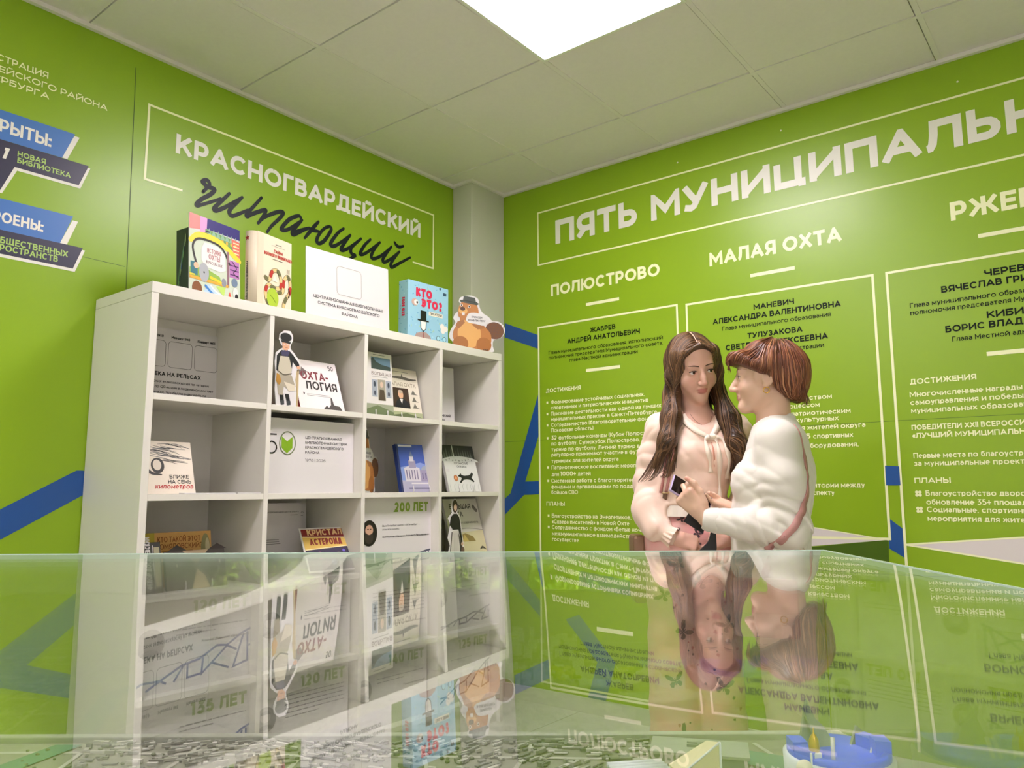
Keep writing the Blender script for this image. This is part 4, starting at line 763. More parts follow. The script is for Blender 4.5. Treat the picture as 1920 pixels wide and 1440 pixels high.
def dch(b, w, h):
    b.rect(0, 0, w, h, ink('#3f5aa6')); b.poly([(0, 0), (w, 0), (w, h*.5), (w*.6, h*.62), (0, h*.5)], ink('#7e93c8'), .0008); b.rect(0, 0, w, h*.24, ink('#a9a7bd'), .0010)
    cr, sh = ink('#cfcbd0'), ink('#9791a8'); b.rect(w*.06, h*.945, w*.42, h*.985, ink('#d8d6da'), .0012); b.rect(0, 0, .010, h, ink('#27335e'), .0011)
    b.poly([(w*.14, h*.22), (w*.14, h*.5), (w*.33, h*.56), (w*.55, h*.5), (w*.55, h*.22)], cr, .0012); b.rect(w*.27, h*.5, w*.46, h*.66, sh, .0014); b.rect(w*.31, h*.64, w*.42, h*.74, cr, .0016); b.poly([(w*.31, h*.74), (w*.365, h*.86), (w*.42, h*.74)], ink('#6f7f9a'), .0016)
    b.rect(w*.55, h*.22, w*.92, h*.46, sh, .0013); b.poly(arc(w*.72, h*.46, w*.13, h*.09, 0, 180, 10), ink('#9aa3ad'), .0014)
    for i in range(5): b.rect(w*(.18+.07*i), h*.26, w*(.205+.07*i), h*.46, ink('#6c6682'), .0017)
    for i in range(4): b.rect(w*(.6+.08*i), h*.27, w*(.63+.08*i), h*.4, ink('#6c6682'), .0017)
    b.poly([(w*.88, h*.35), (w*.92, h*.75), (w, h*.6), (w, h*.35)], ink('#5a5470'), .0018); b.rect(w*.28, h*.165, w*.82, h*.195, PAPER, .0015); b.rect(w*.2, h*.06, w*.75, h*.09, ink('#73708a'), .0015)
book('church_book', 'blue book with a photograph of a pale church on its cover', .330, -.936, S[1]+.001, .212, .214, .020, mat('blue_cover', '#2a3d7c', .35), dch, 14, -4, clips=True)
def ddog(b, w, h):
    b.rect(0, 0, w, h, ink('#dfe0dc')); b.rect(0, h*.70, w, h, ink('#262a28'), .0009); rg = random.Random(8)
    for i in range(12): x = w*(.06+.075*i); b.poly([(x-.007, h*.72), (x, h*(.86+.1*rg.random())), (x+.007, h*.72)], ink('#59605a'), .0011)
    b.rect(w*.32, h*.7, w*.35, h, ink('#c9ccc6'), .0013); b.poly(arc(w*.5, h*.62, w*.62, h*.14, 10, 170, 14), ink('#cfd2cd'), .0014)
    for i in range(9): b.ell(w*(.08+.1*i), h*(.66+.05*rg.random()), .003, .004, ink('#5d625c'), .0016)
    b.text('ОХТИНСКИЕ', w*.52, h*.585, .0105, ink('#3a3d3a'), .16, w*.44, 'c', .0016); b.text('СКАЗКИ', w*.52, h*.515, .0105, ink('#3a3d3a'), .16, w*.3, 'c', .0016)
    dog = [(.40, .36), (.44, .40), (.46, .36), (.54, .34), (.68, .35), (.74, .37), (.80, .42), (.84, .38), (.80, .33), (.76, .30), (.84, .22), (.80, .20), (.72, .25), (.60, .26), (.50, .25), (.40, .18), (.37, .20), (.45, .28), (.42, .31), (.36, .32), (.35, .34)]
    b.poly([(w*x, h*y) for x, y in dog], ink('#141616'), .0016); b.ell(w*.27, h*.29, .014, .015, ink('#c47a4a'), .0016); b.ell(w*.27, h*.29, .007, .008, ink('#e3a878'), .0018); b.rect(0, h*.42, w*.12, h*.48, PAPER, .0016)
    for i in range(8): b.brush([(w*(.06+.125*i), h*.02), (w*(.05+.125*i), h*.1), (w*(.08+.125*i), h*.16)], (.0012,), ink('#8a8f88'), .0012)
book('tale_book', 'pale grey book with a running black dog under a dark forest band', .330, -.640, S[1]+.001, .222, .226, .014, PAPER, ddog, 16, 0, clips=True)

# ---- third row
book('yellow_book', 'yellow and black book half hidden at the left of the third cubby down', .235, -2.062, S[2]+.001, .118, .180, .014, ink('#b9a838'), lambda b, w, h: (b.rect(0, h*.62, w, h*.72, BLK), b.rect(w*.3, h*.2, w*.9, h*.6, ink('#d8cf9a'), .0009), b.rect(w*.5, h*.42, w*.75, h*.55, ink('#3a3120'), .0012), b.rect(0, 0, w*.25, h*.6, ink('#2a2622'), .0010)), 8)
def dor(b, w, h):
    b.rect(0, 0, w, h, ink('#d3a35c')); b.text('КТО ТАКОЙ ЭТОТ', w*.45, h*.82, .018, ink('#8a4c16'), .15, w*.72, 'c', .0011); b.text('ПОМЯЛОВСКИЙ?', w*.45, h*.69, .018, ink('#8a4c16'), .15, w*.78, 'c', .0011); lines(b, w*.15, h*.64, 1, w*.6, .01, ink('#9c6a30'), .003)
    b.ell(w*.9, h*.62, .018, .06, ink('#8d8a5c'), .0011); b.ell(w*.93, h*.7, .008, .03, ink('#c4bb92'), .0014)
book('orange_book', 'ochre book with brown lettering standing behind the black cover book', .235, -1.952, S[2]+.001, .212, .180, .016, ink('#a8763a'), dor, 9)
def dbk(b, w, h):
    b.rect(0, 0, w, h, ink('#37322e')); 
    for x in (.2, .88): b.poly([(w*(x-.16), h), (w*x, h*1.16), (w*(x+.16), h)], ink('#2a2320'), .0005)
    b.poly([(w*.4, 0), (w*.5, h*.52), (w*.64, h*.3), (w*.7, 0)], ink('#b09a78'), .0010); b.line([(0, h*.55), (w*.5, h*.6), (w, h*.66)], .002, ink('#1c1917'), .0011); b.poly([(w*.28, h), (w*.5, h*.62), (w*.72, h)], ink('#8f7d62'), .0010)
    for x, y in ((.18, .62), (.9, .66), (.85, .8)): b.ell(w*x, h*y, .003, .006, ink('#d8cfc0'), .0013)
book('roof_book', 'dark cover book with two black gables in front of the ochre book', .335, -1.955, S[2]+.001, .210, .125, .012, ink('#2a2724'), dbk, 14, clips=True)
def dfd(b, w, h):
    b.rect(0, 0, w, h, ink('#3a3a38')); b.rect(0, 0, .014, h, ink('#cbb892'), .0010); b.rect(w*.74, h*.12, w*.95, h*.9, ink('#a7a184'), .0010)
    keep = b.M; b.M = b.M @ basis((0, 1, 0), (-1, 0, 0), (0, 0, 1), (w*.55, 0, 0)); b.text('ФЁДОР ДОСТОЕВСКИЙ', .012, -.004, .016, PAPER, .2, .165, z=.0012); b.rect(.012, -.014, .15, -.012, PAPER, .0012); b.M = keep
book('spine_book', 'dark book with white lettering running up its cover beside the black gable book', .350, -2.060, S[2]+.001, .085, .160, .02, ink('#2b2b2a'), dfd, 15)
def dsh(b, w, h): b.text('КРАСНОГВАРДЕЙСКИЙ РАЙОН САНКТ-ПЕТЕРБУРГА', w*.95, h*.86, .0055, GRY, .16, w*.9, 'r'); lines(b, w*.75, h*.82, 1, w*.2, .01, GRY, .002); lines(b, w*.05, h*.47, 3, w*.5, .008, GRY, .002)
sheet('paper_sheet', 'front white paper sheet standing at the back of the cubby beside the asteroid magazine', 'paper', .135, -1.500, S[2], .205, .268, dsh, 4, t=.001, foot=False, group='white paper sheets in the third row')
sheet('paper_sheet', 'rear white paper sheet peeking out tilted behind the front sheet', 'paper', .105, -1.455, S[2]+.001, .205, .262, dsh, 3, 0, t=.001, foot=False, group='white paper sheets in the third row')
def dmag(b, w, h):
    b.rect(.006, .006, w-.006, h-.006, ink('#2b2440')); b.poly([(.006, h-.006), (w-.006, h-.006), (w-.006, h*.74), (.006, h*.80)], ink('#7d1c20'), .0009); b.poly([(.006, h*.80), (w-.006, h*.75), (w-.006, h*.56), (.006, h*.50)], ink('#dcb85a'), .0009)
    b.text('КРИСТАЛ', w*.5, h*.82, .026, ink('#e3c08a'), .22, w*.72, 'c', .0013); b.text('АСТЕРОИД', w*.48, h*.60, .028, ink('#8a2a1e'), .24, w*.66, 'c', .0013); b.line([(.006, h*.795), (w-.006, h*.745)], .004, ink('#f0dfae'), .0014); b.line([(.006, h*.50), (w-.006, h*.56)], .004, ink('#f0dfae'), .0014)
    b.ell(w*.3, h*.36, .014, .016, ink('#b04a7a'), .0012); b.ell(w*.68, h*.34, .020, .014, ink('#a8a070'), .0012); b.ell(w*.55, h*.2, .012, .012, ink('#5b6a9a'), .0012); b.ell(w*.8, h*.45, .006, .006, ink('#6a5fc0'), .0012)
t = sheet('magazine', 'asteroid magazine with red and yellow bands propped on a white stand', 'magazine', .340, -1.412, S[2]+.012, .212, .185, dmag, 30, -8, t=.004)
t200 = 'Вы в Петербург едете? — В Петербург. —'
def portrait(b, x, y, rx, ry, tone, hair='#3a332e', beard=True):
    b.ell(x, y, rx, ry, ink(tone), .0006); b.ell(x, y+ry*.22, rx*.48, ry*.42, ink('#c9a08a') if tone != '#8b8a87' else ink('#b9b6b2'), .0009)
    if beard: b.ell(x, y-ry*.32, rx*.5, ry*.5, ink(hair), .0010); b.ell(x, y+ry*.2, rx*.4, ry*.32, ink('#cfa58c'), .0012); b.rect(x-rx*.25, y+ry*.28, x-rx*.06, y+ry*.34, BLK, .0014); b.rect(x+rx*.06, y+ry*.28, x+rx*.25, y+ry*.34, BLK, .0014)
    else: b.poly(arc(x, y-ry*.95, rx*.75, ry*.6, 20, 160, 10), ink('#5a5a58'), .0011); b.poly(arc(x, y+ry*.42, rx*.5, ry*.32, 0, 180, 10), ink('#5f5d5a'), .0012)
BR = ink('#2f4f96'); BR2 = ink('#464b5c')
def bridge(b, w, m, k=1.0, y0=.012, lw=.0068):
    for st in ([(0, .05), (.08, .12), (.22, .115), (.40, .29), (.54, .34), (.69, .50), (.78, .48), (.92, .64), (.995, .69)], [(.11, .0), (.22, .115), (.27, .06)], [(.33, .06), (.41, .29)], [(.44, .29), (.44, .09), (.56, .115), (.57, .35)], [(.55, .09), (.78, .47), (.87, .38)], [(.64, .25), (.80, .12)], [(.93, .62), (.84, .12), (.97, .18), (.965, .64)], [(.97, .42), (.995, .42)]):
        b.line([(.004+(w-.008)*x, y0+.205*k*y) for x, y in st], lw, m, .0007)
def quote_n(q): return q if isinstance(q, int) else len(q)
def d_anniv(year, quote, who, br=None, port=None, ytext=.170, xt=.12, bk=1.0):
    def f(b, w, h):
        b.text(year, w*.955, h*.785, .040, ink('#7d9a35'), .24, (.200 if len(year) > 5 else .100), 'r')
        rg = random.Random(len(year)+int(1000*w)+len(who)+quote_n(quote))
        for i in range(quote_n(quote)):
            if not isinstance(quote, int): b.text(quote[i], xt, ytext-.0145*i, .0075, ink('#4a4a4a'), .14, min(w-xt-.02, .0056*len(quote[i])), slant=.18); continue
            x = xt; xe = (w-.02)*(1 if i < quote-1 else .7)
            while x < xe:
                l = rg.uniform(.008, .03); b.line([(x, ytext-.0145*i+.003), (min(x+l, xe), ytext-.0145*i+.003)], rg.uniform(.0026, .004), ink('#77777a'), .0006); x += l+.004
        if who: b.text(who, w*.965, ytext-.0145*quote_n(quote)-.016, .0082, BLK, .19, min(.27, .0082*len(who)), 'r', slant=.15)
        if port: portrait(b, *port)
        if br: bridge(b, w, br, bk)
    return f
sheet('jubilee_board', 'white jubilee board reading 200 in green with the bearded man portrait', 'sign', .352, -1.193, S[2], .415, .288, d_anniv('200 ЛЕТ', (t200, 'этим все сказано.'), 'Салтыков-Щедрин Михаил Евграфович', BR2, (.060, .145, .043, .052, '#1d1a18'), .168, .13, .35), 1)
def woman_art(b):
    out = [(.0, 0), (-.004, .04), (.01, .07), (-.004, .105), (.004, .13), (.012, .165), (.0, .19), (.014, .205), (.026, .214), (.022, .245), (.032, .27), (.046, .278), (.058, .268), (.064, .245), (.058, .216), (.072, .2), (.082, .15), (.092, .09), (.1, .06), (.096, .03), (.09, 0)]
    b.prism(out, -.003, 0, PAPER); k = ink('#1f1e1d'); g = ink('#c9c6bc')
    b.poly([(.004, .0), (.01, .06), (.02, .13), (.062, .13), (.088, .06), (.09, .004)], ink('#4a4540'), .0006); b.poly([(.016, .008), (.014, .05), (.026, .135), (.060, .135), (.070, .06), (.068, .006)], g, .0010)
    for i in range(5): b.line([(.022+.009*i, .012), (.030+.006*i, .125)], .0012, ink('#a5a298'), .0013)
    b.poly([(.006, .15), (.016, .196), (.034, .21), (.056, .21), (.07, .194), (.08, .13), (.088, .085), (.08, .08), (.062, .14), (.026, .14), (.012, .16)], k, .0012); b.ell(.044, .243, .017, .029, ink('#3e342c'), .0012); b.ell(.046, .238, .010, .015, ink('#c5a890'), .0015); b.ell(.085, .075, .007, .008, ink('#c5a890'), .0014); b.ell(.088, .045, .010, .018, ink('#6b564a'), .0013)
t = thing('cardboard_standee', 'cardboard cutout of a woman in a dark bodice and pale long apron', 'standee', at(.374, -.690, S[2], 2, -3)); b = MB(); woman_art(b); b.build('printed_cutout', t); standee_foot(t, .09)
def dbo(b, w, h):
    b.rect(0, 0, w, h, ink('#d2d0c6')); b.poly([(0, h*.42), (w, h*.46), (w, h*.0), (0, 0)], ink('#c9c39a'), .0008); b.text('БОЛЬШАЯ', w*.46, h*.83, .024, ink('#2a2826'), .17, w*.62, 'c', .0012); b.text('ОХТА', w*.32, h*.70, .024, ink('#2a2826'), .17, w*.36, 'c', .0012); b.text('История и современность', w*.52, h*.58, .012, ink('#3a3836'), .12, w*.78, 'c', .0012, slant=.35)
    b.poly([(w*.2, h*.28), (w*.26, h*.38), (w*.45, h*.42), (w*.66, h*.36), (w*.72, h*.28)], ink('#8a7a44'), .0012); b.poly([(w*.3, h*.28), (w*.42, h*.4), (w*.52, h*.28)], ink('#b7a45e'), .0015); b.poly([(w*.72, 0), (w*.76, h*.08), (w, h*.06), (w, 0)], ink('#33312c'), .0013); b.brush([(w*.8, h*.14), (w*.88, h*.17), (w*.97, h*.13)], (.004, .012, .003), ink('#4a4a3a'), .0014)
    for i in range(3): b.ell(w*(.86+.03*i), h*(.86-.03*i), .010, .010, ink('#77726a'), .0010+.0003*i)
    b.brush([(0, h*.44), (w*.5, h*.5), (w, h*.46)], (.003,), ink('#9a978c'), .0012)
book('river_book', 'pale book with a painted river view behind the cutout of the woman in the apron', .340, -.612, S[2]+.001, .235, .285, .014, PAPER, dbo, 17)

# ---- fourth and fifth rows
sheet('jubilee_board', 'white jubilee board reading 120 above a blue bridge drawing, in the left column', 'sign', .352, -2.066, S[3], .414, .290, d_anniv('120 ЛЕТ', 2, 'Хармс Даниил Иванович', BR, (.058, .150, .045, .045, '#8b8a87', '#3a332e', False), .178, .14), 1)
sheet('jubilee_board', 'white jubilee board with three lines of quote in the second column, fourth row', 'sign', .352, -1.636, S[3], .414, .290, d_anniv('ЛЕТ', 3, '', None, (.058, .150, .045, .045, '#8b8a87', '#3a332e', False), .178, .20), 1)
sheet('jubilee_board', 'white jubilee board crowded with eight lines of quote in the third column', 'sign', .345, -1.190, S[3], .400, .290, d_anniv('ЛЕТ', 8, 'Даль Владимир Иванович', None, None, .205, .09), 1)
sheet('jubilee_board', 'white jubilee board reading 205 above a grey bridge drawing, in the right column', 'sign', .345, -.758, S[3], .388, .285, d_anniv('205 ЛЕТ', 2, 'Достоевский Фёдор', BR2, (.05, .15, .043, .043, '#8b8a87', '#3a332e', False), .18, .12, .5), 1)
sheet('jubilee_board', 'white jubilee board reading 135 in the bottom left cubby', 'sign', .365, -2.066, S[4], .414, .285, d_anniv('135 ЛЕТ', 2, '', BR, (.058, .150, .045, .045, '#8b8a87', '#3a332e', False), .196, .16), 1)
sheet('jubilee_board', 'white jubilee board reading 120 with a paragraph of text in the bottom row', 'sign', .352, -1.636, S[4], .414, .290, d_anniv('120 ЛЕТ', 6, '', None, (.05, .145, .043, .043, '#8b8a87', '#3a332e', False), .205, .13), 1)
sheet('jubilee_board', 'white jubilee board reading 140 in the bottom cubby of the third column', 'sign', .345, -1.190, S[4], .400, .290, d_anniv('140 ЛЕТ', 2, 'Гумилёв Николай', None, (.05, .15, .043, .043, '#8b8a87', '#3a332e', False), .18, .12), 1)
sheet('jubilee_board', 'white jubilee board reading 125 above a bridge drawing in the bottom right cubby', 'sign', .345, -.758, S[4], .388, .285, d_anniv('125 ЛЕТ', 1, '', BR2, None, .18, .12), 1)
# ------------------------------------------------------------------ acrylic showcase over the city model, set square to the corner of the room
RR, FF = Vector((.78379, .62102, 0)), Vector((-.62102, .78379, 0))
def stage(s, d, z): return Vector((CAM_POS.x, CAM_POS.y, 0)) + RR*s + FF*d + Vector((0, 0, z))
STG = basis(RR, FF, (0, 0, 1), (CAM_POS.x, CAM_POS.y, 0))
CX0, CX1, CY0, CY1, ZG, ZB = -1.36, .356, -.36, .903, .985, .781
SAG, SC_, SW = .018, -.50, .86
case = thing('display_case', 'large clear acrylic showcase with a sagging top over the city model', 'display case', STG)
ACR = glass_mat('acrylic', (.975, .985, .978), .04, .86, .003, 4.8)
ACE = glass_mat('acrylic_side', (.955, .975, .96), .10, 1.0, .003, 5.0)
EDGE = mat('acrylic_edge', '#cfe6d8', .15, spec=.8)
def sagz(x, y):
    t = min(max((y-CY0)/(CY1-CY0), 0), 1); u = max(-1, min(1, (x-SC_)/SW)); return ZG - SAG*4*t*(1-t)*(1-u*u)
b = MB(); nx, ny = 60, 48; th_ = .004; vs = []
for l in (0, -th_):
    for j in range(ny+1):
        for i in range(nx+1):
            x = CX0 + (CX1-CX0)*i/nx; y = CY0 + (CY1-CY0)*j/ny; vs.append((x, y, sagz(x, y)+l))
N = (nx+1)*(ny+1); f1 = []; f2 = []
for j in range(ny):
    for i in range(nx):
        a = j*(nx+1)+i; f1.append((a, a+1, a+nx+2, a+nx+1)); f2.append((N+a, N+a+nx+1, N+a+nx+2, N+a+1))
b.add(vs, f1+f2, ACR, True)
b.build('top_sheet', case)
b = MB()
for a, c in (((CX0, CY1-.0015, ZG-.0055), (CX1, CY1+.0015, ZG+.0005)), ((CX1-.0015, CY0, ZG-.0055), (CX1+.0015, CY1-.0015, ZG+.0005)), ((CX0-.0015, CY0, ZG-.0055), (CX0+.0015, CY1-.0015, ZG+.0005))): b.box(a, c, EDGE)
b.build('polished_edge', case)
for a, c in (((CX0+.004, CY1-.005, ZB), (CX1-.006, CY1-.002, ZG-.006)), ((CX1-.005, CY0+.006, ZB), (CX1-.002, CY1-.006, ZG-.006)), ((CX0+.001, CY0+.006, ZB), (CX0+.004, CY1-.006, ZG-.006)), ((CX0+.005, CY0+.001, ZB), (CX1-.006, CY0+.004, ZG-.006))):
    b = MB(); b.box(a, c, ACE); b.build('side_pane', case)
CABW = mat('cabinet_white', '#dcd9cf', .4)
b = MB()
for a, c in (((CX0-.01, CY1-.001, ZB-.03), (CX1+.01, CY1+.012, ZB+.005)), ((CX1-.001, CY0, ZB-.03), (CX1+.012, CY1-.001, ZB+.005)), ((CX0-.012, CY0, ZB-.03), (CX0+.001, CY1-.001, ZB+.005)), ((CX0, CY0-.012, ZB-.03), (CX1, CY0+.001, ZB+.005))): b.bbox(a, c, CABW, .001)
b.build('base_rim', case)
b = MB(); b.box((CX0+.03, CY0+.03, 0), (CX1-.03, CY1-.03, ZB-.03), CABW); b.box((CX0, CY0, ZB-.03), (CX1, CY1-.001, ZB-.0305+.024), CABW); b.build('plinth_cabinet', case)

# ---- the relief model of the city under the acrylic
rng = random.Random(12)
cm = thing('city_relief', 'pale grey relief model of city blocks with a green river under the acrylic', 'model', STG)
LAND = mat('relief_land', '#8d8e7c', .8, noise=.25, nscale=60); ROADM = mat('relief_road', '#b9b8aa', .8); RIV = mat('relief_river', '#5c8a76', .25); BAY = mat('relief_bay', '#a9d2e6', .25)
zb = ZB-.006
b = MB(); b.box((CX0+.006, CY0+.006, zb), (CX1-.007, CY1-.006, ZB), LAND)
b.M = Matrix.Translation((0, 0, ZB))
for y in (.86, .80, .72, .62, .5, .38): b.line([(CX0+.01, y+rng.uniform(-.02, .02)), (-.5, y+rng.uniform(-.02, .02)), (.30, y-.03)], .006, ROADM, .0006)
for k in range(14): x = CX0+.06+.12*k; b.line([(x, .885), (x+.15*rng.uniform(-1, 1), .3)], .005, ROADM, .0009)
b.M = Matrix.Identity(4); b.build('land_plate', cm)
b = MB(); b.M = Matrix.Translation((0, 0, ZB))
b.poly([(.15, .889), (.185, .885), (.235, .865), (.30, .83), (.345, .80), (.345, .72), (.29, .77), (.22, .83), (.16, .86)], RIV, .0014); b.M = Matrix.Identity(4); b.build('river', cm)
b = MB(); b.M = Matrix.Translation((0, 0, ZB)); b.poly([(.345, .80), (.345, .5), (.2, .5), (.20, .66), (.235, .72), (.29, .77)], BAY, .0012); b.M = Matrix.Identity(4); b.build('bay', cm)
b = MB(); b.M = Matrix.Translation((0, 0, ZB)); b.poly([(-.62, .31), (-.5, .5), (-.56, .7), (-.5, .889), (-.47, .889), (-.53, .7), (-.46, .5), (-.56, .31)], RIV, .0013)
b.M = Matrix.Identity(4); b.build('canal', cm)
BL = [mat('relief_block_%d' % i, c, .75) for i, c in enumerate(('#b3b3a6', '#94958a', '#c9c8be', '#74776b', '#84877d'))]
b = MB()
for _ in range(3000):
    x, y = rng.uniform(CX0+.02, .15), .895 - .45*rng.random()**1.6
    if -.60 < x < -.46: continue
    a = (0, .35, -.4, .8)[int((x*7+y*9) % 4)] + rng.uniform(-.06, .06); w, d, h = rng.uniform(.004, .016), rng.uniform(.002, .005), rng.uniform(.001, .0035)
    b.M = Matrix.Translation((x, y, ZB+.001)) @ Matrix.Rotation(a, 4, 'Z'); b.box((-w/2, -d/2, 0), (w/2, d/2, h), BL[rng.randrange(5)])
    if rng.random() < .25: b.box((-d/2, -w/2, 0), (d/2, w/2, h*.9), BL[rng.randrange(5)])
b.M = Matrix.Identity(4); tag(b.build('building_blocks', cm), kind='stuff')
b = MB(); TREE = [mat('relief_tree_%d' % i, c, .9) for i, c in enumerate(('#6d7859', '#868d70', '#5c6650'))]
for _ in range(500):
    x, y = rng.uniform(CX0+.03, .15), rng.uniform(.60, .89); r = rng.uniform(.0010, .0022); b.ball((x, y, ZB+.0015), (r*1.4, r*1.2, r), TREE[rng.randrange(3)], 6, 4)
tag(b.build('trees', cm), kind='stuff')
b = MB(); PK = [mat('park_%d' % i, c, .8) for i, c in enumerate(('#c3d635', '#e0ea7a', '#8fae2c', '#eef2d8'))]
for _ in range(700):
    k = rng.randrange(3); cx_, cy_, rx_, ry_ = ((-.33, .44, .10, .035), (.10, .60, .15, .028), (-.10, .34, .10, .03))[k]
    a = rng.uniform(0, 6.28); q = rng.random()**.5; r = rng.uniform(.003, .007); b.ball((cx_+rx_*q*math.cos(a), cy_+ry_*q*math.sin(a), ZB+r*.8), (r*1.2, r, r), PK[rng.randrange(4)], 6, 4)
tag(b.build('park_trees', cm), kind='stuff')
b = MB()
for _ in range(160):
    x, y = rng.uniform(-.5, .12), rng.uniform(.25, .66); w = rng.uniform(.006, .018); b.box((x, y, ZB), (x+w, y+.006, ZB+rng.uniform(.006, .02)), PK[3])
tag(b.build('white_blocks', cm), kind='stuff')
def sp(name, lab, cat, s, d, rot=0, k=(1, 1, 1)): return thing(name, lab, cat, STG @ Matrix.Translation((s, d, ZB)) @ Matrix.Rotation(R(rot), 4, 'Z') @ Matrix.Diagonal((*k, 1)))
WM = mat('model_white', '#e9edf2', .45); BM = mat('model_blue', '#1c45f2', .35); GM = mat('model_grey', '#8a8f86', .5); YM = mat('model_cream', '#efe3bd', .5); GO = mat('model_gold', '#c79a36', .3, metal=.6); DGM = mat('model_slate', '#5d6f6c', .5)
t = sp('stadium_model', 'small round blue and white stadium model with grey sail shapes on the city model', 'model', .292, .735, 12, (.82, .82, .92))
b = MB(); b.lathe([(.050, .002), (.057, .020), (.058, .040), (.054, .041)], WM, 40); b.build('outer_wall', t)
b = MB(); b.lathe([(.0535, .041), (.0535, .046), (.046, .047), (.040, .0425), (.010, .0415), (.001, .0415)], BM, 40)
for a, h in ((-20, .018), (10, .012), (165, .014), (195, .010)):
    b.M = Matrix.Rotation(R(a), 4, 'Z'); b.prism([(.036, -.011), (.052, -.013), (.052, .013), (.036, .011)], .035, .046+h*.6, BM)
b.M = Matrix.Identity(4); b.build('seating_bowl', t)
b = MB()
for x0, y0, x1, h, lean in ((-.034, .028, -.012, .050, .010), (-.008, .022, .016, .046, -.014), (.022, .018, .046, .024, .010)):
    b.add([(x0, y0-.004, .034), (x1, y0-.004, .034), (x1+lean, y0+.006, .034+h*.55), (x0+lean*1.5+.006, y0+.008, .034+h), (x0, y0, .034), (x1, y0, .034), (x1+lean, y0+.010, .034+h*.55), (x0+lean*1.5+.006, y0+.012, .034+h)], [(0,1,2,3), (7,6,5,4), (0,4,5,1), (1,5,6,2), (2,6,7,3), (3,7,4,0)], GM)
b.tube([(-.02, -.02, .033), (-.014, -.012, .060)], .0022, PAPER, 6); b.tube([(.028, -.012, .033), (.044, -.004, .056)], .0018, PAPER, 6); b.build('sail', t)
t = sp('lighthouse_model', 'tiny white tower model with a golden cap in front of the blue stadium', 'model', .262, .712, 0, (.58, .58, .86))
b = MB(); b.box((-.014, -.011, 0), (.014, .011, .030), DGM); b.box((-.018, -.014, 0), (.018, .014, .018), DGM); b.build('block_base', t)
b = MB(); b.bbox((-.0085, -.0085, .030), (.0085, .0085, .055), WM, .0015)
for x in (-.004, 0, .004): b.box((x-.0006, -.0088, .038), (x+.0006, -.0086, .048), DGM)
b.build('tower', t)
b = MB(); b.lathe([(.0075, .055), (.0080, .060), (.0070, .066), (.004, .070), (.0012, .0725), (.0005, .078)], GO, 16); b.build('golden_cap', t)
t = sp('dome_model', 'tiny cream ball model on a wooden foot in front of the white tower', 'model', .245, .690, 0, (.8, .8, .84))
b = MB(); b.ball((0, 0, .048), .0085, mat('model_ball', '#eee6cf', .4)); b.build('cream_ball', t); b = MB(); b.lathe([(.012, .0), (.011, .034), (.006, .041)], mat('model_wood', '#9c7a45', .6), 14); b.build('round_foot', t)
t = sp('factory_model', 'grey flat roofed hall model with raised roof ribs on the city model', 'model', .183, .805, -14)
b = MB(); b.box((-.045, -.022, 0), (.045, .022, .020), GM); b.build('hall', t)
b = MB(); b.box((-.047, -.024, .020), (.047, .024, .0225), mat('model_roof', '#a3a898', .6))
for a, c in (((-.012, -.004, .0225), (.012, -.001, .025)), ((-.012, .004, .0225), (.012, .007, .025)), ((-.002, -.004, .0225), (.002, .007, .025))): b.box(a, c, GM)
b.build('flat_roof', t)
t = sp('house_model', 'cream house model with one tall pointed corner on the city model', 'model', .166, .748, 8, (.62, .8, .80))
b = MB(); b.add([(-.032, -.02, 0), (.028, -.02, 0), (.028, .02, 0), (-.032, .02, 0), (-.032, -.02, .028), (.028, -.02, .060), (.028, .02, .050), (-.032, .02, .026)], [(0,3,2,1), (4,5,6,7), (0,1,5,4), (1,2,6,5), (2,3,7,6), (3,0,4,7)], YM); b.build('body', t)
b = MB(); b.tube([(.028, -.0202, .060), (.0285, -.0205, .003)], .0018, WM, 6); b.tube([(.028, -.0202, .060), (-.032, -.0202, .028)], .0012, WM, 6); b.build('white_edging', t)
t = sp('pipe_hall_model', 'white ribbed roof model beside the cream house model', 'model', .113, .745, 10)
b = MB(); b.box((-.024, -.014, 0), (.024, .014, .020), GM); b.build('hall', t)
for k in range(4): b = MB(); b.tube([(-.026, -.011+.007*k, .0235), (.026, -.011+.007*k, .0235)], .003, WM, 8); b.build('roof_pipe', t)
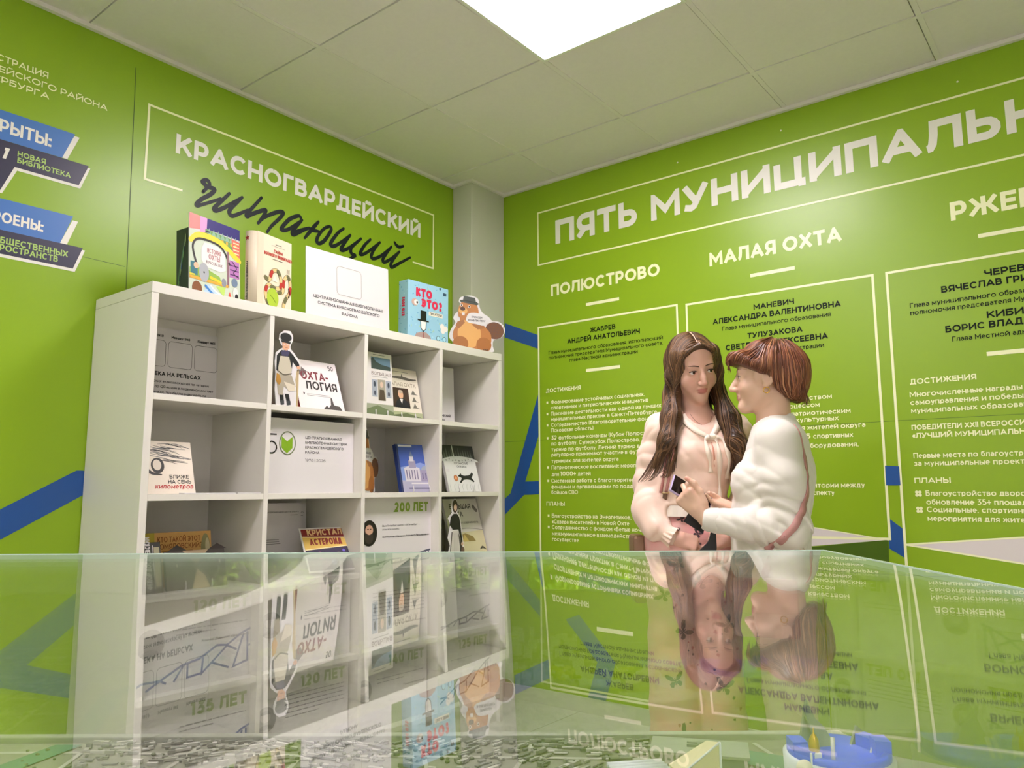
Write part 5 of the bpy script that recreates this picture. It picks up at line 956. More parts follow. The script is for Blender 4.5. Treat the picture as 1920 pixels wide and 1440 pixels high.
# ------------------------------------------------------------------ sculpting: smooth blended volumes turned into one continuous mesh
class Sculpt:
    def __init__(s, lo, hi, vox):
        s.lo = np.array(lo, float); s.h = vox; s.n = np.ceil((np.array(hi)-s.lo)/vox).astype(int)+1
        s.F = np.full(s.n, 1.0, np.float32)
    def _sub(s, bl, bh, pad):
        a = np.clip(np.floor((np.array(bl)-pad-s.lo)/s.h).astype(int), 0, s.n-1); b = np.clip(np.ceil((np.array(bh)+pad-s.lo)/s.h).astype(int)+1, 1, s.n)
        ax = [s.lo[i]+s.h*np.arange(a[i], b[i]) for i in range(3)]
        return tuple(slice(a[i], b[i]) for i in range(3)), np.meshgrid(*ax, indexing='ij')
    def _mix(s, sl, d, k, mode):
        A = s.F[sl]
        if mode == 'add':
            h = np.clip(.5+.5*(d-A)/k, 0, 1); s.F[sl] = d+(A-d)*h - k*h*(1-h)
        else:
            h = np.clip(.5-.5*(d+A)/k, 0, 1); s.F[sl] = A+(-d-A)*h + k*h*(1-h)
    def _loc(s, P, M):
        if M is None: return P
        Mi = np.array(M.inverted()); return [Mi[i, 0]*P[0]+Mi[i, 1]*P[1]+Mi[i, 2]*P[2]+Mi[i, 3] for i in range(3)]
    def _box(s, pts, r, M):
        q = np.array([list(M @ Vector(p)) if M is not None else list(p) for p in pts]); m = 1.0 if M is None else max(abs(v) for v in M.to_scale())
        return q.min(0)-r*m, q.max(0)+r*m
    def ell(s, c, r, k=.01, M=None, mode='add'):
        if not hasattr(r, '__len__'): r = (r, r, r)
        bl, bh = s._box([c], max(r), M); sl, P = s._sub(bl, bh, k+.01); P = s._loc(P, M)
        q = [(P[i]-c[i]) for i in range(3)]
        k0 = np.sqrt(sum((q[i]/r[i])**2 for i in range(3))); k1 = np.sqrt(sum((q[i]/r[i]**2)**2 for i in range(3)))+1e-9
        sc = 1.0 if M is None else abs(M.to_3x3().determinant())**(1/3)
        s._mix(sl, (k0*(k0-1)/k1*sc).astype(np.float32), k, mode)
    def cone(s, a, b, ra, rb, k=.01, M=None, mode='add', flat=None):
        bl, bh = s._box([a, b], max(ra, rb), M); sl, P = s._sub(bl, bh, k+.01); P = s._loc(P, M)
        d = [b[i]-a[i] for i in range(3)]; L2 = sum(x*x for x in d)+1e-12
        t = np.clip(sum((P[i]-a[i])*d[i] for i in range(3))/L2, 0, 1)
        dist = np.sqrt(sum((P[i]-a[i]-t*d[i])**2 for i in range(3))) - (ra+(rb-ra)*t)
        sc = 1.0 if M is None else abs(M.to_3x3().determinant())**(1/3)
        s._mix(sl, (dist*sc).astype(np.float32), k, mode)
    def chain(s, pts, rs, k=.01, M=None, mode='add'):
        for i in range(len(pts)-1): s.cone(pts[i], pts[i+1], rs[i], rs[i+1], k, M, mode)
    def cut(s, fn, M, bl, bh, k=.004):
        """keep only where fn(x, y, z) < 0"""
        sl, P = s._sub(bl, bh, 0); P = s._loc(P, M); s._mix(sl, (-fn(*P)).astype(np.float32), k, 'sub')
    def folds(s, fn):
        sl, P = s._sub(s.lo, s.lo+s.h*s.n, 0); s.F[sl] += fn(*P).astype(np.float32)
    def mesh(s):
        F = s.F; n = F.shape; S_ = F < 0
        c = np.zeros(tuple(k-1 for k in n), np.uint8)
        for i in (0, 1):
            for j in (0, 1):
                for k in (0, 1): c += S_[i:n[0]-1+i, j:n[1]-1+j, k:n[2]-1+k]
        act = (c > 0) & (c < 8); idx = np.argwhere(act); ID = np.full(act.shape, -1, np.int64); ID[act] = np.arange(len(idx))
        acc = np.zeros((len(idx), 3)); cnt = np.zeros(len(idx))
        cor = [(i, j, k) for i in (0, 1) for j in (0, 1) for k in (0, 1)]
        for a in cor:
            for ax in range(3):
                if a[ax]: continue
                b_ = list(a); b_[ax] = 1
                fa = F[idx[:, 0]+a[0], idx[:, 1]+a[1], idx[:, 2]+a[2]]; fb = F[idx[:, 0]+b_[0], idx[:, 1]+b_[1], idx[:, 2]+b_[2]]
                m = (fa < 0) != (fb < 0); t = np.where(m, fa/np.where(m, fa-fb, 1), 0)
                p = np.tile(np.array(a, float), (len(idx), 1)); p[:, ax] = t
                acc[m] += p[m]; cnt[m] += 1
        V = s.lo + s.h*(idx + acc/cnt[:, None])
        faces = []
        for ax in range(3):
            u, w = (ax+1) % 3, (ax+2) % 3
            sa = [slice(1, -1)]*3; sa[ax] = slice(0, -1); sb = [slice(1, -1)]*3; sb[ax] = slice(1, None)
            A, B = S_[tuple(sa)], S_[tuple(sb)]
            for flip in (0, 1):
                e = np.argwhere((A & ~B) if not flip else (~A & B))
                if not len(e): continue
                e[:, u] += 1; e[:, w] += 1
                q = []
                for du, dw in ((-1, -1), (0, -1), (0, 0), (-1, 0)):
                    g = e.copy(); g[:, u] += du; g[:, w] += dw; q.append(ID[g[:, 0], g[:, 1], g[:, 2]])
                q = np.stack(q, 1); faces.append(q if not flip else q[:, ::-1])
        return V, np.concatenate(faces)

def mesh_ob(name, V, Fc, m, parent, paint=None, relax=0):
    if relax:
        e = np.concatenate([Fc[:, [0, 1]], Fc[:, [1, 2]], Fc[:, [2, 3]], Fc[:, [3, 0]]]); 
        for _ in range(relax):
            acc = np.zeros_like(V); cn = np.zeros(len(V))
            np.add.at(acc, e[:, 0], V[e[:, 1]]); np.add.at(cn, e[:, 0], 1); np.add.at(acc, e[:, 1], V[e[:, 0]]); np.add.at(cn, e[:, 1], 1)
            V = V*.5 + acc/np.maximum(cn, 1)[:, None]*.5
    me = bpy.data.meshes.new(name); me.vertices.add(len(V)); me.vertices.foreach_set('co', V.astype(np.float32).ravel())
    me.loops.add(Fc.size); me.loops.foreach_set('vertex_index', Fc.astype(np.int32).ravel())
    me.polygons.add(len(Fc)); me.polygons.foreach_set('loop_start', np.arange(0, Fc.size, 4, dtype=np.int32)); me.polygons.foreach_set('loop_total', np.full(len(Fc), 4, np.int32))
    me.polygons.foreach_set('use_smooth', np.ones(len(Fc), bool)); me.update(calc_edges=True); me.validate()
    me.materials.append(m)
    if paint is not None:
        ca = me.color_attributes.new('tint', 'FLOAT_COLOR', 'POINT'); c = np.ones((len(V), 4), np.float32); c[:, :3] = paint(V); ca.data.foreach_set('color', c.ravel())
    o = bpy.data.objects.new(name, me); COL.objects.link(o); o.parent = parent
    return o, BVHTree.FromPolygons([tuple(v) for v in V], [tuple(f) for f in Fc])

def tint_mat(name, rough, sss=0.0, spec=.4):
    m = mat(name, (.8, .6, .5), rough, sss=sss, spec=spec); nt = m.node_tree
    a = nt.nodes.new('ShaderNodeAttribute'); a.attribute_name = 'tint'; nt.links.new(a.outputs['Color'], nt.nodes['Principled BSDF'].inputs['Base Color']); return m
SKIN = tint_mat('skin', .48, .08)
def painter(base, spots):
    """base colour plus soft coloured patches (centre, radii, colour, frame)"""
    def f(V):
        C = np.tile(np.array(base, float), (len(V), 1))
        for c, r, col, M, soft in spots:
            Mi = np.array(M.inverted()) if M is not None else np.eye(4)
            q = V @ Mi[:3, :3].T + Mi[:3, 3]; d = np.sqrt((((q-np.array(c))/np.array(r))**2).sum(1))
            w = np.clip((1.0-d)/soft + .5, 0, 1)[:, None] if soft < 1 else np.exp(-2*d**2)[:, None]*min(1, 1/soft)
            C = C*(1-w) + np.array(col)*w
        return C
    return f

def add_head(S, M, jaw=1.0, nose=1.0):
    k = dict(M=M)
    S.ell((0, .018, .030), (.0725, .091, .083), .012, **k); S.ell((0, -.022, -.030), (.0615, .063, .084), .02, **k)
    for sx in (-1, 1):
        S.cone((0, -.058, -.092), (sx*.043*jaw, .004, -.062), .020, .020, .02, **k); S.ell((sx*.036, -.055, -.036), (.026, .021, .026), .02, **k)
        S.ell((sx*.066, .0, .0), (.012, .03, .03), .015, **k)
    S.ell((0, -.070, -.100), (.019*jaw, .0155, .015), .016, **k)
    S.cone((-.034, -.069, .020), (.034, -.069, .020), .0145, .0145, .014, **k); S.ell((0, -.050, .052), (.052, .029, .040), .02, **k)
    for sx in (-1, 1): S.ell((sx*.0315, -.092, -.001), (.0185, .0145, .0115), .010, mode='sub', **k)
    S.chain([(0, -.080, .010), (0, -.094, -.018), (0, -.1045*nose, -.034)], [.0085, .0088, .0108], .009, **k)
    for sx in (-1, 1): S.ell((sx*.0112, -.0915, -.0385), (.0080, .0115, .0075), .005, **k)
    for sx in (-1, 1): S.ell((sx*.0056, -.1005, -.0455), (.0030, .0045, .0028), .003, mode='sub', **k)
    S.cone((0, -.085, -.047), (0, -.083, -.056), .006, .007, .008, **k)
    S.cone((-.013, -.0800, -.0625), (.013, -.0800, -.0625), .0064, .0064, .007, **k); S.ell((0, -.0842, -.0632), (.0125, .0052, .0042), .005, **k)
    S.ell((0, -.0830, -.0708), (.0155, .0060, .0052), .006, **k)
    S.chain([(-.021, -.0835, -.0672), (0, -.0940, -.0668), (.021, -.0835, -.0672)], [.0010, .0012, .0010], .002, mode='sub', **k)
    for sx in (-1, 1):                                              # lids around the eyes
        S.ell((sx*.0315, -.0685, 0), .0142, .006, **k); S.ell((sx*.0315, -.088, -.0006), (.0140, .013, .0055), .0025, mode='sub', **k)
    for sx in (-1, 1):
        S.ell((sx*.0755, .012, -.008), (.0085, .019, .030), .006, **k); S.ell((sx*.0820, .009, -.006), (.005, .011, .018), .004, mode='sub', **k); S.ell((sx*.0740, .004, -.036), (.0065, .008, .009), .005, **k)

def eyes(parent, M, bvh, gaze, brow, iris, lashw=.0011, ends=True):
    W_, I_, P_ = mat('eye_white', '#e6e0d8', .25), mat('iris_' + iris.lstrip('#'), iris, .2), mat('pupil', '#0b0908', .15)
    dk, bm_ = mat('lash', '#2a1a14', .6), mat('brow_' + brow.lstrip('#'), brow, .7)
    for sx in (-1, 1):
        g = Vector(gaze).normalized(); b = MB()
        q = g.to_track_quat('Z', 'Y').to_matrix().to_4x4(); b.M = M @ Matrix.Translation((sx*.0315, -.0688, 0)) @ q
        r = .0127
        for a0, a1, mm in ((0, 13, P_), (13, 31, I_), (31, 90, W_)):
            n = 24; a = np.linspace(R(a0), R(a1), 4); vs = [(r*math.sin(x)*math.cos(2*math.pi*j/n), r*math.sin(x)*math.sin(2*math.pi*j/n), r*math.cos(x)) for x in a for j in range(n)]
            b.add(vs, [(i*n+j, i*n+(j+1) % n, (i+1)*n+(j+1) % n, (i+1)*n+j) for i in range(3) for j in range(n)], mm, True)
        b.build('eye', parent)
        def onface(x, z, off=.0008):
            o = M @ Vector((x, -.25, z)); d = (M.to_3x3() @ Vector((0, 1, 0))).normalized(); hit = bvh.ray_cast(o, d)
            return (hit[0] - d*off) if hit[0] is not None else M @ Vector((x, -.085, z))
        b = MB(); pts = [onface(sx*.0315 + .0136*math.cos(R(a)), .0057*math.sin(R(a))**.8 + .0002, .0010) for a in range(8, 173, 12)]
        b.tube(pts, [lashw*(.5+.8*math.sin(math.pi*i/(len(pts)-1))) for i in range(len(pts))], dk, 5); b.build('eyelashes', parent)
        b = MB(); pts = [onface(sx*(.012+.040*t), .0205 + .0065*math.sin(math.pi*(t*.75+.05)) - .002*t, .0002) for t in np.linspace(0, 1, 9)]
        b.tube(pts, [.0005+.0018*math.sin(math.pi*min(1, t*1.0+.18))**.8 if t < .8 else .0006 for t in np.linspace(0, 1, 9)], bm_, 5); b.build('eyebrow', parent)

def add_hand(S, M, curls, spread=.1, thumb=((.030, .034, -.004), (.060, .060, -.016), (.083, .070, -.026), (.104, .072, -.032)), k=.005):
    if not hasattr(curls, '__len__'): curls = [curls]*4
    S.cone((-.02, 0, 0), (.03, .002, 0), .022, .022, .012, M); 
    for y in (-.024, -.008, .010, .026): S.cone((.012, y*.55, -.001), (.086, y*1.05, 0), .0150, .0118, .010, M)
    S.ell((.030, .022, -.012), (.028, .018, .014), .012, M)
    for i, (y, L, r) in enumerate(((.029, (.040, .024, .020), .0088), (.010, (.044, .028, .021), .0090), (-.010, (.041, .026, .020), .0086), (-.027, (.032, .020, .018), .0078))):
        p = Vector((.088 - .004*abs(i-1), y, 0)); a = 0; c = curls[i] if hasattr(curls[i], '__len__') else (curls[i],)*3
        for j, l in enumerate(L):
            a += R(c[j]); q = p + Vector((math.cos(a)*l, spread*y*.9 if j == 0 else spread*y*.4, -math.sin(a)*l)); rr = r*(1-.09*j)
            S.cone(p, q, rr, rr*.93, k if j else .007, M); p = q
    S.chain(thumb, [.0135, .0112, .0100, .0085], .006, M)

def ribbon3(b, pts, w, m, up=None, th=.0016):
    """flat strap along 3-d points: widths w, broad side along the given directions"""
    n = len(pts); pts = [Vector(p) for p in pts]; vs = []
    for i in range(n):
        t = (pts[min(i+1, n-1)]-pts[max(i-1, 0)]).normalized(); nn = Vector(up[i] if isinstance(up, list) else up); sd = t.cross(nn).normalized(); nn = sd.cross(t).normalized()
        ww = w[i] if hasattr(w, '__len__') else w
        for a, c in ((-1, -1), (1, -1), (1, 1), (-1, 1)): vs.append(pts[i]+sd*a*ww/2+nn*c*th/2)
    fs = [(i*4+j, i*4+(j+1) % 4, (i+1)*4+(j+1) % 4, (i+1)*4+j) for i in range(n-1) for j in range(4)] + [(3, 2, 1, 0), tuple((n-1)*4+j for j in range(4))]
    b.add(vs, fs, m, True)
def on_bvh(bvh, p, d, off):
    hit = bvh.ray_cast(Vector(p), Vector(d)); 
    return (hit[0] - Vector(d)*off, hit[1]) if hit[0] is not None else (None, None)

def flow_strands(b, bvh, starts, dirf, stop, mats, rg, step=.011, nmax=60, r=(.0011, .0022), off=(.0003, .0028), taper=.35):
    """hair drawn over a volume: each strand walks over the surface, steered by dirf(p, i)"""
    for p0 in starts:
        loc, nor, _, _ = bvh.find_nearest(p0)
        if loc is None: continue
        o = rg.uniform(*off); pts = [loc + nor*o]; q = loc
        for i in range(nmax):
            d = dirf(q, i); d = d - nor*d.dot(nor)
            if d.length < 1e-4: break
            l2, n2, _, _ = bvh.find_nearest(q + d.normalized()*step)
            if l2 is None or (l2-q).length < step*.25: break
            q, nor = l2, n2; pts.append(q + nor*o)
            if stop(q, nor, i): break
        n = len(pts)
        if n < 4: continue
        r0 = rg.uniform(*r); b.tube(pts, [r0*min(1, .35+i/4)*(1 if i < n*(1-taper) else max(.15, (n-1-i)/(n*taper))) for i in range(n)], mats[rg.randrange(len(mats))], 4)
# ------------------------------------------------------------------ the young woman
GS, GD = .660, 2.75
def hframe(loc, yaw, roll, pitch, sc=1.0):
    return Matrix.Translation(loc) @ Matrix.Rotation(R(yaw), 4, 'Z') @ Matrix.Rotation(R(roll), 4, 'Y') @ Matrix.Rotation(R(pitch), 4, 'X') @ Matrix.Scale(sc, 4)
def frame_xz(loc, X, Zt, sc=1.0, left=False):
    X = Vector(X).normalized(); Z = (Vector(Zt) - X*X.dot(Vector(Zt))).normalized(); Y = Z.cross(X)
    if left: Y = -Y
    return Matrix(((X.x*sc, Y.x*sc, Z.x*sc, loc[0]), (X.y*sc, Y.y*sc, Z.y*sc, loc[1]), (X.z*sc, Y.z*sc, Z.z*sc, loc[2]), (0, 0, 0, 1)))
girl = thing('person', 'young person with very long brown hair, cream blouse and pink patterned trousers, listening', 'person', STG @ Matrix.Translation((GS, GD, 0)))
HG = hframe((-.012, -.012, 1.487), 7, -8, 21)
S = Sculpt((-.32, -.24, -.01), (.32, .22, 1.63), .0027)
add_head(S, HG, .95, .96)
nb = HG @ Vector((0, .022, -.075)); 
S.cone(nb, (.004, .022, 1.295), .050, .054, .02)
S.ell((.004, .03, 1.20), (.140, .085, .13), .03)
S.cone((-.125, .03, 1.275), (.135, .03, 1.27), .045, .045, .03)
S.ell((-.030, .02, 1.02), (.115, .085, .14), .04); S.ell((-.030, .02, .88), (.150, .105, .12), .04)
for sx, fx in ((-1, -.11), (1, .055)): S.chain([(-.03+sx*.078, .02, .84), (-.03+sx*.075, .012, .48), (-.03+sx*.075, .03, .08)], [.080, .052, .038], .02); S.cone((-.03+sx*.075, .04, .045), (-.03+sx*.085, -.085, .030), .036, .028, .02)
S.chain([(-.125, .03, 1.270), (-.165, .05, 1.08), (-.128, -.070, .905)], [.042, .035, .025], .02)
S.chain([(.145, .03, 1.262), (.185, .05, 1.07), (.088, -.075, .895)], [.045, .037, .025], .02)
HR = frame_xz((-.118, -.082, .893), (.94, -.18, -.22), (-.1, -.85, .35), .88)
add_hand(S, HR, ((18, 30, 20), (22, 34, 22), (26, 36, 24), (30, 38, 26)), thumb=((.030, .030, -.004), (.058, .046, -.018), (.080, .048, -.026), (.098, .046, -.030)))
HL = frame_xz((.085, -.082, .890), (-.93, -.22, -.12), (.1, -.85, .35), .88, left=True)
add_hand(S, HL, 28, thumb=((.030, .030, -.004), (.056, .048, -.018), (.078, .050, -.026), (.096, .048, -.030)))
SK = (.70, .42, .32); LIP = (.52, .19, .16); CHK = (.68, .33, .26)
spots = [((sx*.040, -.075, -.032), (.022, .03, .020), CHK, HG, 1.6) for sx in (-1, 1)] + [((0, -.09, -.0625), (.0225, .022, .0055), LIP, HG, .35), ((0, -.088, -.0715), (.0195, .022, .0062), LIP, HG, .35),
  ((0, -.105, -.036), (.014, .014, .012), (.66, .33, .25), HG, 1.3)] + [((sx*.0315, -.083, .003), (.019, .02, .010), (.55, .29, .22), HG, 1.5) for sx in (-1, 1)]
V, Fc = S.mesh(); gbody, gbv = mesh_ob('body', V, Fc, SKIN, girl, painter(SK, spots), 1)
eyes(girl, HG, gbv, (.38, -1, .12), '#46301f', '#2e1c12', .0017)

# blouse: puffed sleeves, V neck, gathered hem
BLO = mat('blouse_cream', '#f1d3c0', .55, sheen=.3)
S = Sculpt((-.31, -.22, .84), (.33, .20, 1.36), .0038)
S.ell((.004, .024, 1.195), (.150, .104, .15), .03); S.cone((-.118, .03, 1.268), (.130, .03, 1.262), .056, .056, .03)
S.ell((-.055, -.045, 1.170), (.058, .050, .058), .03); S.ell((.058, -.045, 1.170), (.058, .050, .058), .03)
S.ell((-.028, .018, 1.065), (.128, .100, .13), .03); S.ell((-.032, .018, 1.005), (.140, .112, .035), .02)
S.chain([(-.122, .03, 1.268), (-.150, .045, 1.170), (-.165, .05, 1.080), (-.173, .015, .985), (-.160, -.035, .925)], [.054, .053, .054, .059, .052], .03)
S.chain([(.145, .03, 1.262), (.175, .045, 1.165), (.185, .05, 1.075), (.172, .0, .985), (.135, -.045, .930)], [.054, .053, .054, .059, .052], .03)
S.cone((-.165, -.035, .925), (-.128, -.072, .900), .040, .033, .012); S.cone((.140, -.045, .930), (.096, -.074, .897), .040, .033, .012)
S.chain([(.005, -.03, 1.345), (.012, -.125, 1.285), (.022, -.135, 1.235)], [.062, .038, .008], .006, mode='sub')
def gf(x, y, z):
    rid = lambda ph: 1-2*np.abs(np.sin(ph))
    sl = np.clip((np.abs(x+.005)-.125)/.03, 0, 1); body = 1-sl
    w = body*(.0015*rid(44*x + 16*z + 1.6*np.sin(22*z+12*x)) + .0011*rid(62*z - 34*x + 2.4*np.sin(19*x)))
    w = w + sl*(.0021*rid(34*z - 30*np.abs(x) + 30*y + 2.0*np.sin(16*z)) + .0014*rid(66*y + 18*z + 1.5*np.sin(30*z)) + .0030*np.clip((.99-z)/.05, 0, 1)*rid(110*x+80*y))
    hem = np.clip((1.04-z)/.05, 0, 1)*np.clip((.150-np.abs(x+.03))/.02, 0, 1); return w + hem*.0040*np.sin(120*x + 60*y)
S.folds(gf)
S.cut(lambda x, y, z: .975 - z + 2.0*(np.abs(x+.03) > .162), None, (-.19, -.2, .84), (.13, .2, 1.0), .003) if False else None
V, Fc = S.mesh(); blouse, blv = mesh_ob('blouse', V, Fc, BLO, girl, None, 2)
b = MB()                                                             # ruffled hem and cuffs
def ruffle(cx, cy, cz, rx, ry, h, n, amp, flare, m, M=None):
    N = n*8; vs = []
    for k, (t, f) in enumerate(((0, 0), (.35, .4), (.7, .8), (1, 1))):
        for j in range(N):
            a = 2*math.pi*j/N; w = 1 + flare*f + amp*f*math.sin(n*a + 1.3*math.sin(3*a)); p = Vector((cx+rx*w*math.cos(a), cy+ry*w*math.sin(a), cz-h*t)); vs.append(M @ p if M else p)
    b.add(vs, [(k*N+j, k*N+(j+1) % N, (k+1)*N+(j+1) % N, (k+1)*N+j) for k in range(3) for j in range(N)], m, True)
ruffle(-.032, .018, 1.000, .136, .108, .038, 22, .022, .08, mat('ruffle_white', '#f3e7da', .6)); b.build('hem_ruffle', girl)
for loc, X in (((-.128, -.072, .900), (.75, -.45, -.45)), ((.096, -.074, .897), (-.75, -.45, -.45))):
    b = MB(); M_ = frame_xz(loc, X, (0, -1, 0)); M_ = M_ @ Matrix.Rotation(R(90), 4, 'Y') @ Matrix.Rotation(math.pi, 4, 'X') if False else Matrix.Translation(loc) @ Vector((0, 0, -1)).rotation_difference(Vector(X)).to_matrix().to_4x4()
    ruffle(0, 0, .012, .030, .030, .034, 11, .10, .22, BLO, M_); b.build('cuff', girl)
b = MB(); TIE = mat('tie_ribbon', '#f3e4d2', .5)
for px in ([(.022, -.118, 1.232), (.040, -.125, 1.225), (.046, -.128, 1.17), (.052, -.118, 1.08), (.050, -.112, 1.02)], [(.022, -.118, 1.232), (.062, -.122, 1.226), (.078, -.124, 1.17), (.084, -.116, 1.09)], [(.022, -.120, 1.232), (.004, -.128, 1.222), (.014, -.130, 1.16), (.020, -.124, 1.11)]):
    p = smooth2(px, 4); ribbon3(b, [(x, (on_bvh(blv, (x, -.4, z), (0, 1, 0), .004)[0] or Vector((x, y, z))).y - .003, z) for x, y, z in p], [.013 + .006*math.sin(5*i/len(p)*3) for i in range(len(p))], TIE, (0, -1, .1), .0018)
b.ball((.022, -.124, 1.232), (.010, .008, .009), TIE); b.build('neck_tie', girl)
b = MB()                                                             # collar edge
for pts in ([(-.062, -.05, 1.315), (-.048, -.09, 1.285), (-.022, -.12, 1.255), (.018, -.13, 1.232)], [(.074, -.05, 1.312), (.062, -.09, 1.285), (.046, -.12, 1.258), (.024, -.13, 1.232)]):
    p = [on_bvh(blv, (x, -.4, z), (0, 1, 0), .003)[0] or Vector((x, y, z)) for x, y, z in smooth2(pts, 5)]
    ribbon3(b, p, [.030 - .016*i/len(p) for i in range(len(p))], TIE, (0, -1, .35), .003)
b.build('collar', girl)
# dark line of the open placket and the fine necklace
b = MB(); p = [on_bvh(blv, (x, -.4, z), (0, 1, 0), .0015)[0] for x, z in ((.026, 1.215), (.029, 1.19), (.031, 1.16), (.032, 1.13))]; ribbon3(b, p, [.003, .006, .006, .003], mat('placket_skin', '#c98f78', .6), (0, -1, 0), .001); b.build('placket', girl)
b = MB(); p = [on_bvh(gbv, (x, -.4, z), (0, 1, 0), .0012)[0] for x, z in ((-.030, 1.318), (-.018, 1.295), (0, 1.280), (.018, 1.268), (.034, 1.285), (.046, 1.31))]
b.tube([Vector(v) for v in smooth2([tuple(q) for q in p if q], 5)], .0006, mat('chain_dark', '#5a463a', .4, metal=.7), 5); q = on_bvh(gbv, (.020, -.4, 1.258), (0, 1, 0), .002)[0]; b.ball(q, .0032, mat('pendant', '#5d2a22', .3)); b.build('necklace', girl)

# trousers
def trouser_mat():
    m = mat('trousers_pink', '#dc9a98', .6, sheen=.2); nt = m.node_tree; tc = nt.nodes.new('ShaderNodeTexCoord'); n = nt.nodes.new('ShaderNodeTexNoise'); n.inputs['Scale'].default_value = 9; n.inputs['Detail'].default_value = 3
    r = nt.nodes.new('ShaderNodeValToRGB'); r.color_ramp.elements[0].position = .42; r.color_ramp.elements[0].color = (*srgb('#e3a09c'), 1); r.color_ramp.elements[1].position = .62; r.color_ramp.elements[1].color = (*srgb('#ddb0a6'), 1)
    nt.links.new(tc.outputs['Object'], n.inputs['Vector']); nt.links.new(n.outputs['Fac'], r.inputs[0]); nt.links.new(r.outputs[0], nt.nodes['Principled BSDF'].inputs['Base Color']); return m
TRO = trouser_mat()
S = Sculpt((-.25, -.18, .05), (.19, .20, 1.02), .0045)
S.ell((-.030, .02, .985), (.125, .100, .03), .03); S.ell((-.030, .02, .89), (.162, .122, .12), .03)
for sx in (-1, 1): S.chain([(-.03+sx*.078, .02, .84), (-.03+sx*.080, .015, .48), (-.03+sx*.082, .03, .10)], [.090, .080, .086], .02)
S.folds(lambda x, y, z: .0030*np.sin(30*x + 14*z + 3*np.sin(9*z)) + .002*np.sin(55*z - 30*x))
V, Fc = S.mesh(); trousers, trv = mesh_ob('trousers', V, Fc, TRO, girl, None, 2)
b = MB(); bk = mat('print_dark', '#4a3238', .6); rdp = mat('print_rose', '#b4545c', .6)
def on_tr(x, z): 
    h = on_bvh(trv, (x, -.5, z), (0, 1, 0), .0012)[0]; return h
def blot(poly_, cx, cz, sc, rot, m):
    c, s_ = math.cos(R(rot)), math.sin(R(rot)); P = [(cx+sc*(x*c-z*s_), cz+sc*(x*s_+z*c)) for x, z in poly_]; ctr = (sum(p[0] for p in P)/len(P), sum(p[1] for p in P)/len(P))
    n = len(P); rings = []
    for f in (.0, .5, 1.0): rings.append([on_tr(ctr[0]+(x-ctr[0])*f, ctr[1]+(z-ctr[1])*f) for x, z in P])
    if any(q is None for r_ in rings for q in r_): return
    vs = [rings[0][0]] + rings[1] + rings[2]
    b.add(vs, [(0, 1+(i+1) % n, 1+i) for i in range(n)] + [(1+i, 1+(i+1) % n, 1+n+(i+1) % n, 1+n+i) for i in range(n)], m, True)
WING = [(0, 0), (.25, .55), (.75, .95), (1.0, .85), (.85, .45), (.45, .1)]; LOW = [(0, -.02), (.45, .0), (.7, -.2), (.62, -.55), (.35, -.62), (.15, -.3)]
def butterfly(cx, cz, sc, rot):
    for w_ in (WING, LOW):
        blot(w_, cx, cz, sc, rot, bk); blot([(-x, z) for x, z in w_], cx, cz, sc, rot, bk)
    blot([(-.06, -.4), (.06, -.4), (.06, .4), (-.06, .4)], cx, cz, sc, rot, bk)
rg = random.Random(5)
for cx, cz, sc, rot in ((-.030, .945, .026, 25), (-.038, .905, .017, -30), (-.085, .955, .014, 60), (-.10, .80, .032, 30), (-.02, .74, .030, -30), (-.15, .70, .026, 70), (.06, .80, .028, 10), (-.09, .58, .032, -50), (.06, .60, .03, 35), (-.12, .42, .03, 15), (.04, .40, .032, -15), (-.1, .25, .03, 40), (.05, .22, .03, -40)): butterfly(cx, cz, sc, rot)
for _ in range(60):
    cx, cz = rg.uniform(-.15, .10), rg.uniform(.15, .97); blot([(math.cos(a)*rg.uniform(.5, 1), math.sin(a)*rg.uniform(.5, 1)) for a in np.linspace(0, 6.28, 8)[:-1]], cx, cz, rg.uniform(.003, .009), 0, bk if rg.random() < .55 else rdp)
merge_into(trousers, b)
for sx in (-1, 1):
    b = MB(); b.M = Matrix.Translation((-.03+sx*.082, 0, 0)); b.prism(smooth2([(-.042, .07), (-.046, -.05), (-.03, -.125), (.03, -.125), (.046, -.05), (.042, .07), (-.042, .07)], 4)[:-1], .001, .022, mat('shoe_white', '#e2ded6', .5)); b.ell(0, 0, 0, 0, PAPER) if False else None
    b.ball((0, -.045, .030), (.040, .075, .036), mat('shoe_white', '#e2ded6', .5)); b.ball((0, .035, .04), (.038, .04, .046), mat('shoe_white', '#e2ded6', .5)); b.build('shoe', girl)

# hair: a volume parted in the middle with long strands over it
HB = [mat('hair_brown_%d' % i, c, .38, spec=.45) for i, c in enumerate(('#4a331f', '#5c4229', '#735236', '#38261a', '#876442'))]
S = Sculpt((-.30, -.20, 1.05), (.24, .16, 1.64), .0040)
S.ell((0, .022, .030), (.0825, .099, .0925), .01, HG)
for sx in (-1, 1): S.chain([(sx*.066, -.020, .055), (sx*.079, -.012, -.02), (sx*.080, -.006, -.10)], [.024, .024, .027], .02, HG)
S.chain([HG @ Vector((-.080, .0, -.09)), (-.100, -.045, 1.300), (-.125, -.085, 1.22), (-.170, -.080, 1.130)], [.030, .034, .028, .008], .025)
S.chain([HG @ Vector((.080, .0, -.09)), (.098, -.045, 1.295), (.108, -.092, 1.21), (.115, -.092, 1.125)], [.030, .036, .030, .010], .025)
S.chain([HG @ Vector((0, .085, 0)), (0, .09, 1.30), (-.01, .11, 1.12)], [.07, .075, .05], .03)
S.chain([(-.072, -.030, .030), (-.046, -.062, .072), (0, -.067, .092), (.046, -.062, .072), (.072, -.030, .030)], [.014, .0095, .0095, .0095, .014], .012, HG)
S.ell((0, -.110, -.052), (.0655, .100, .092), .008, HG, 'sub')
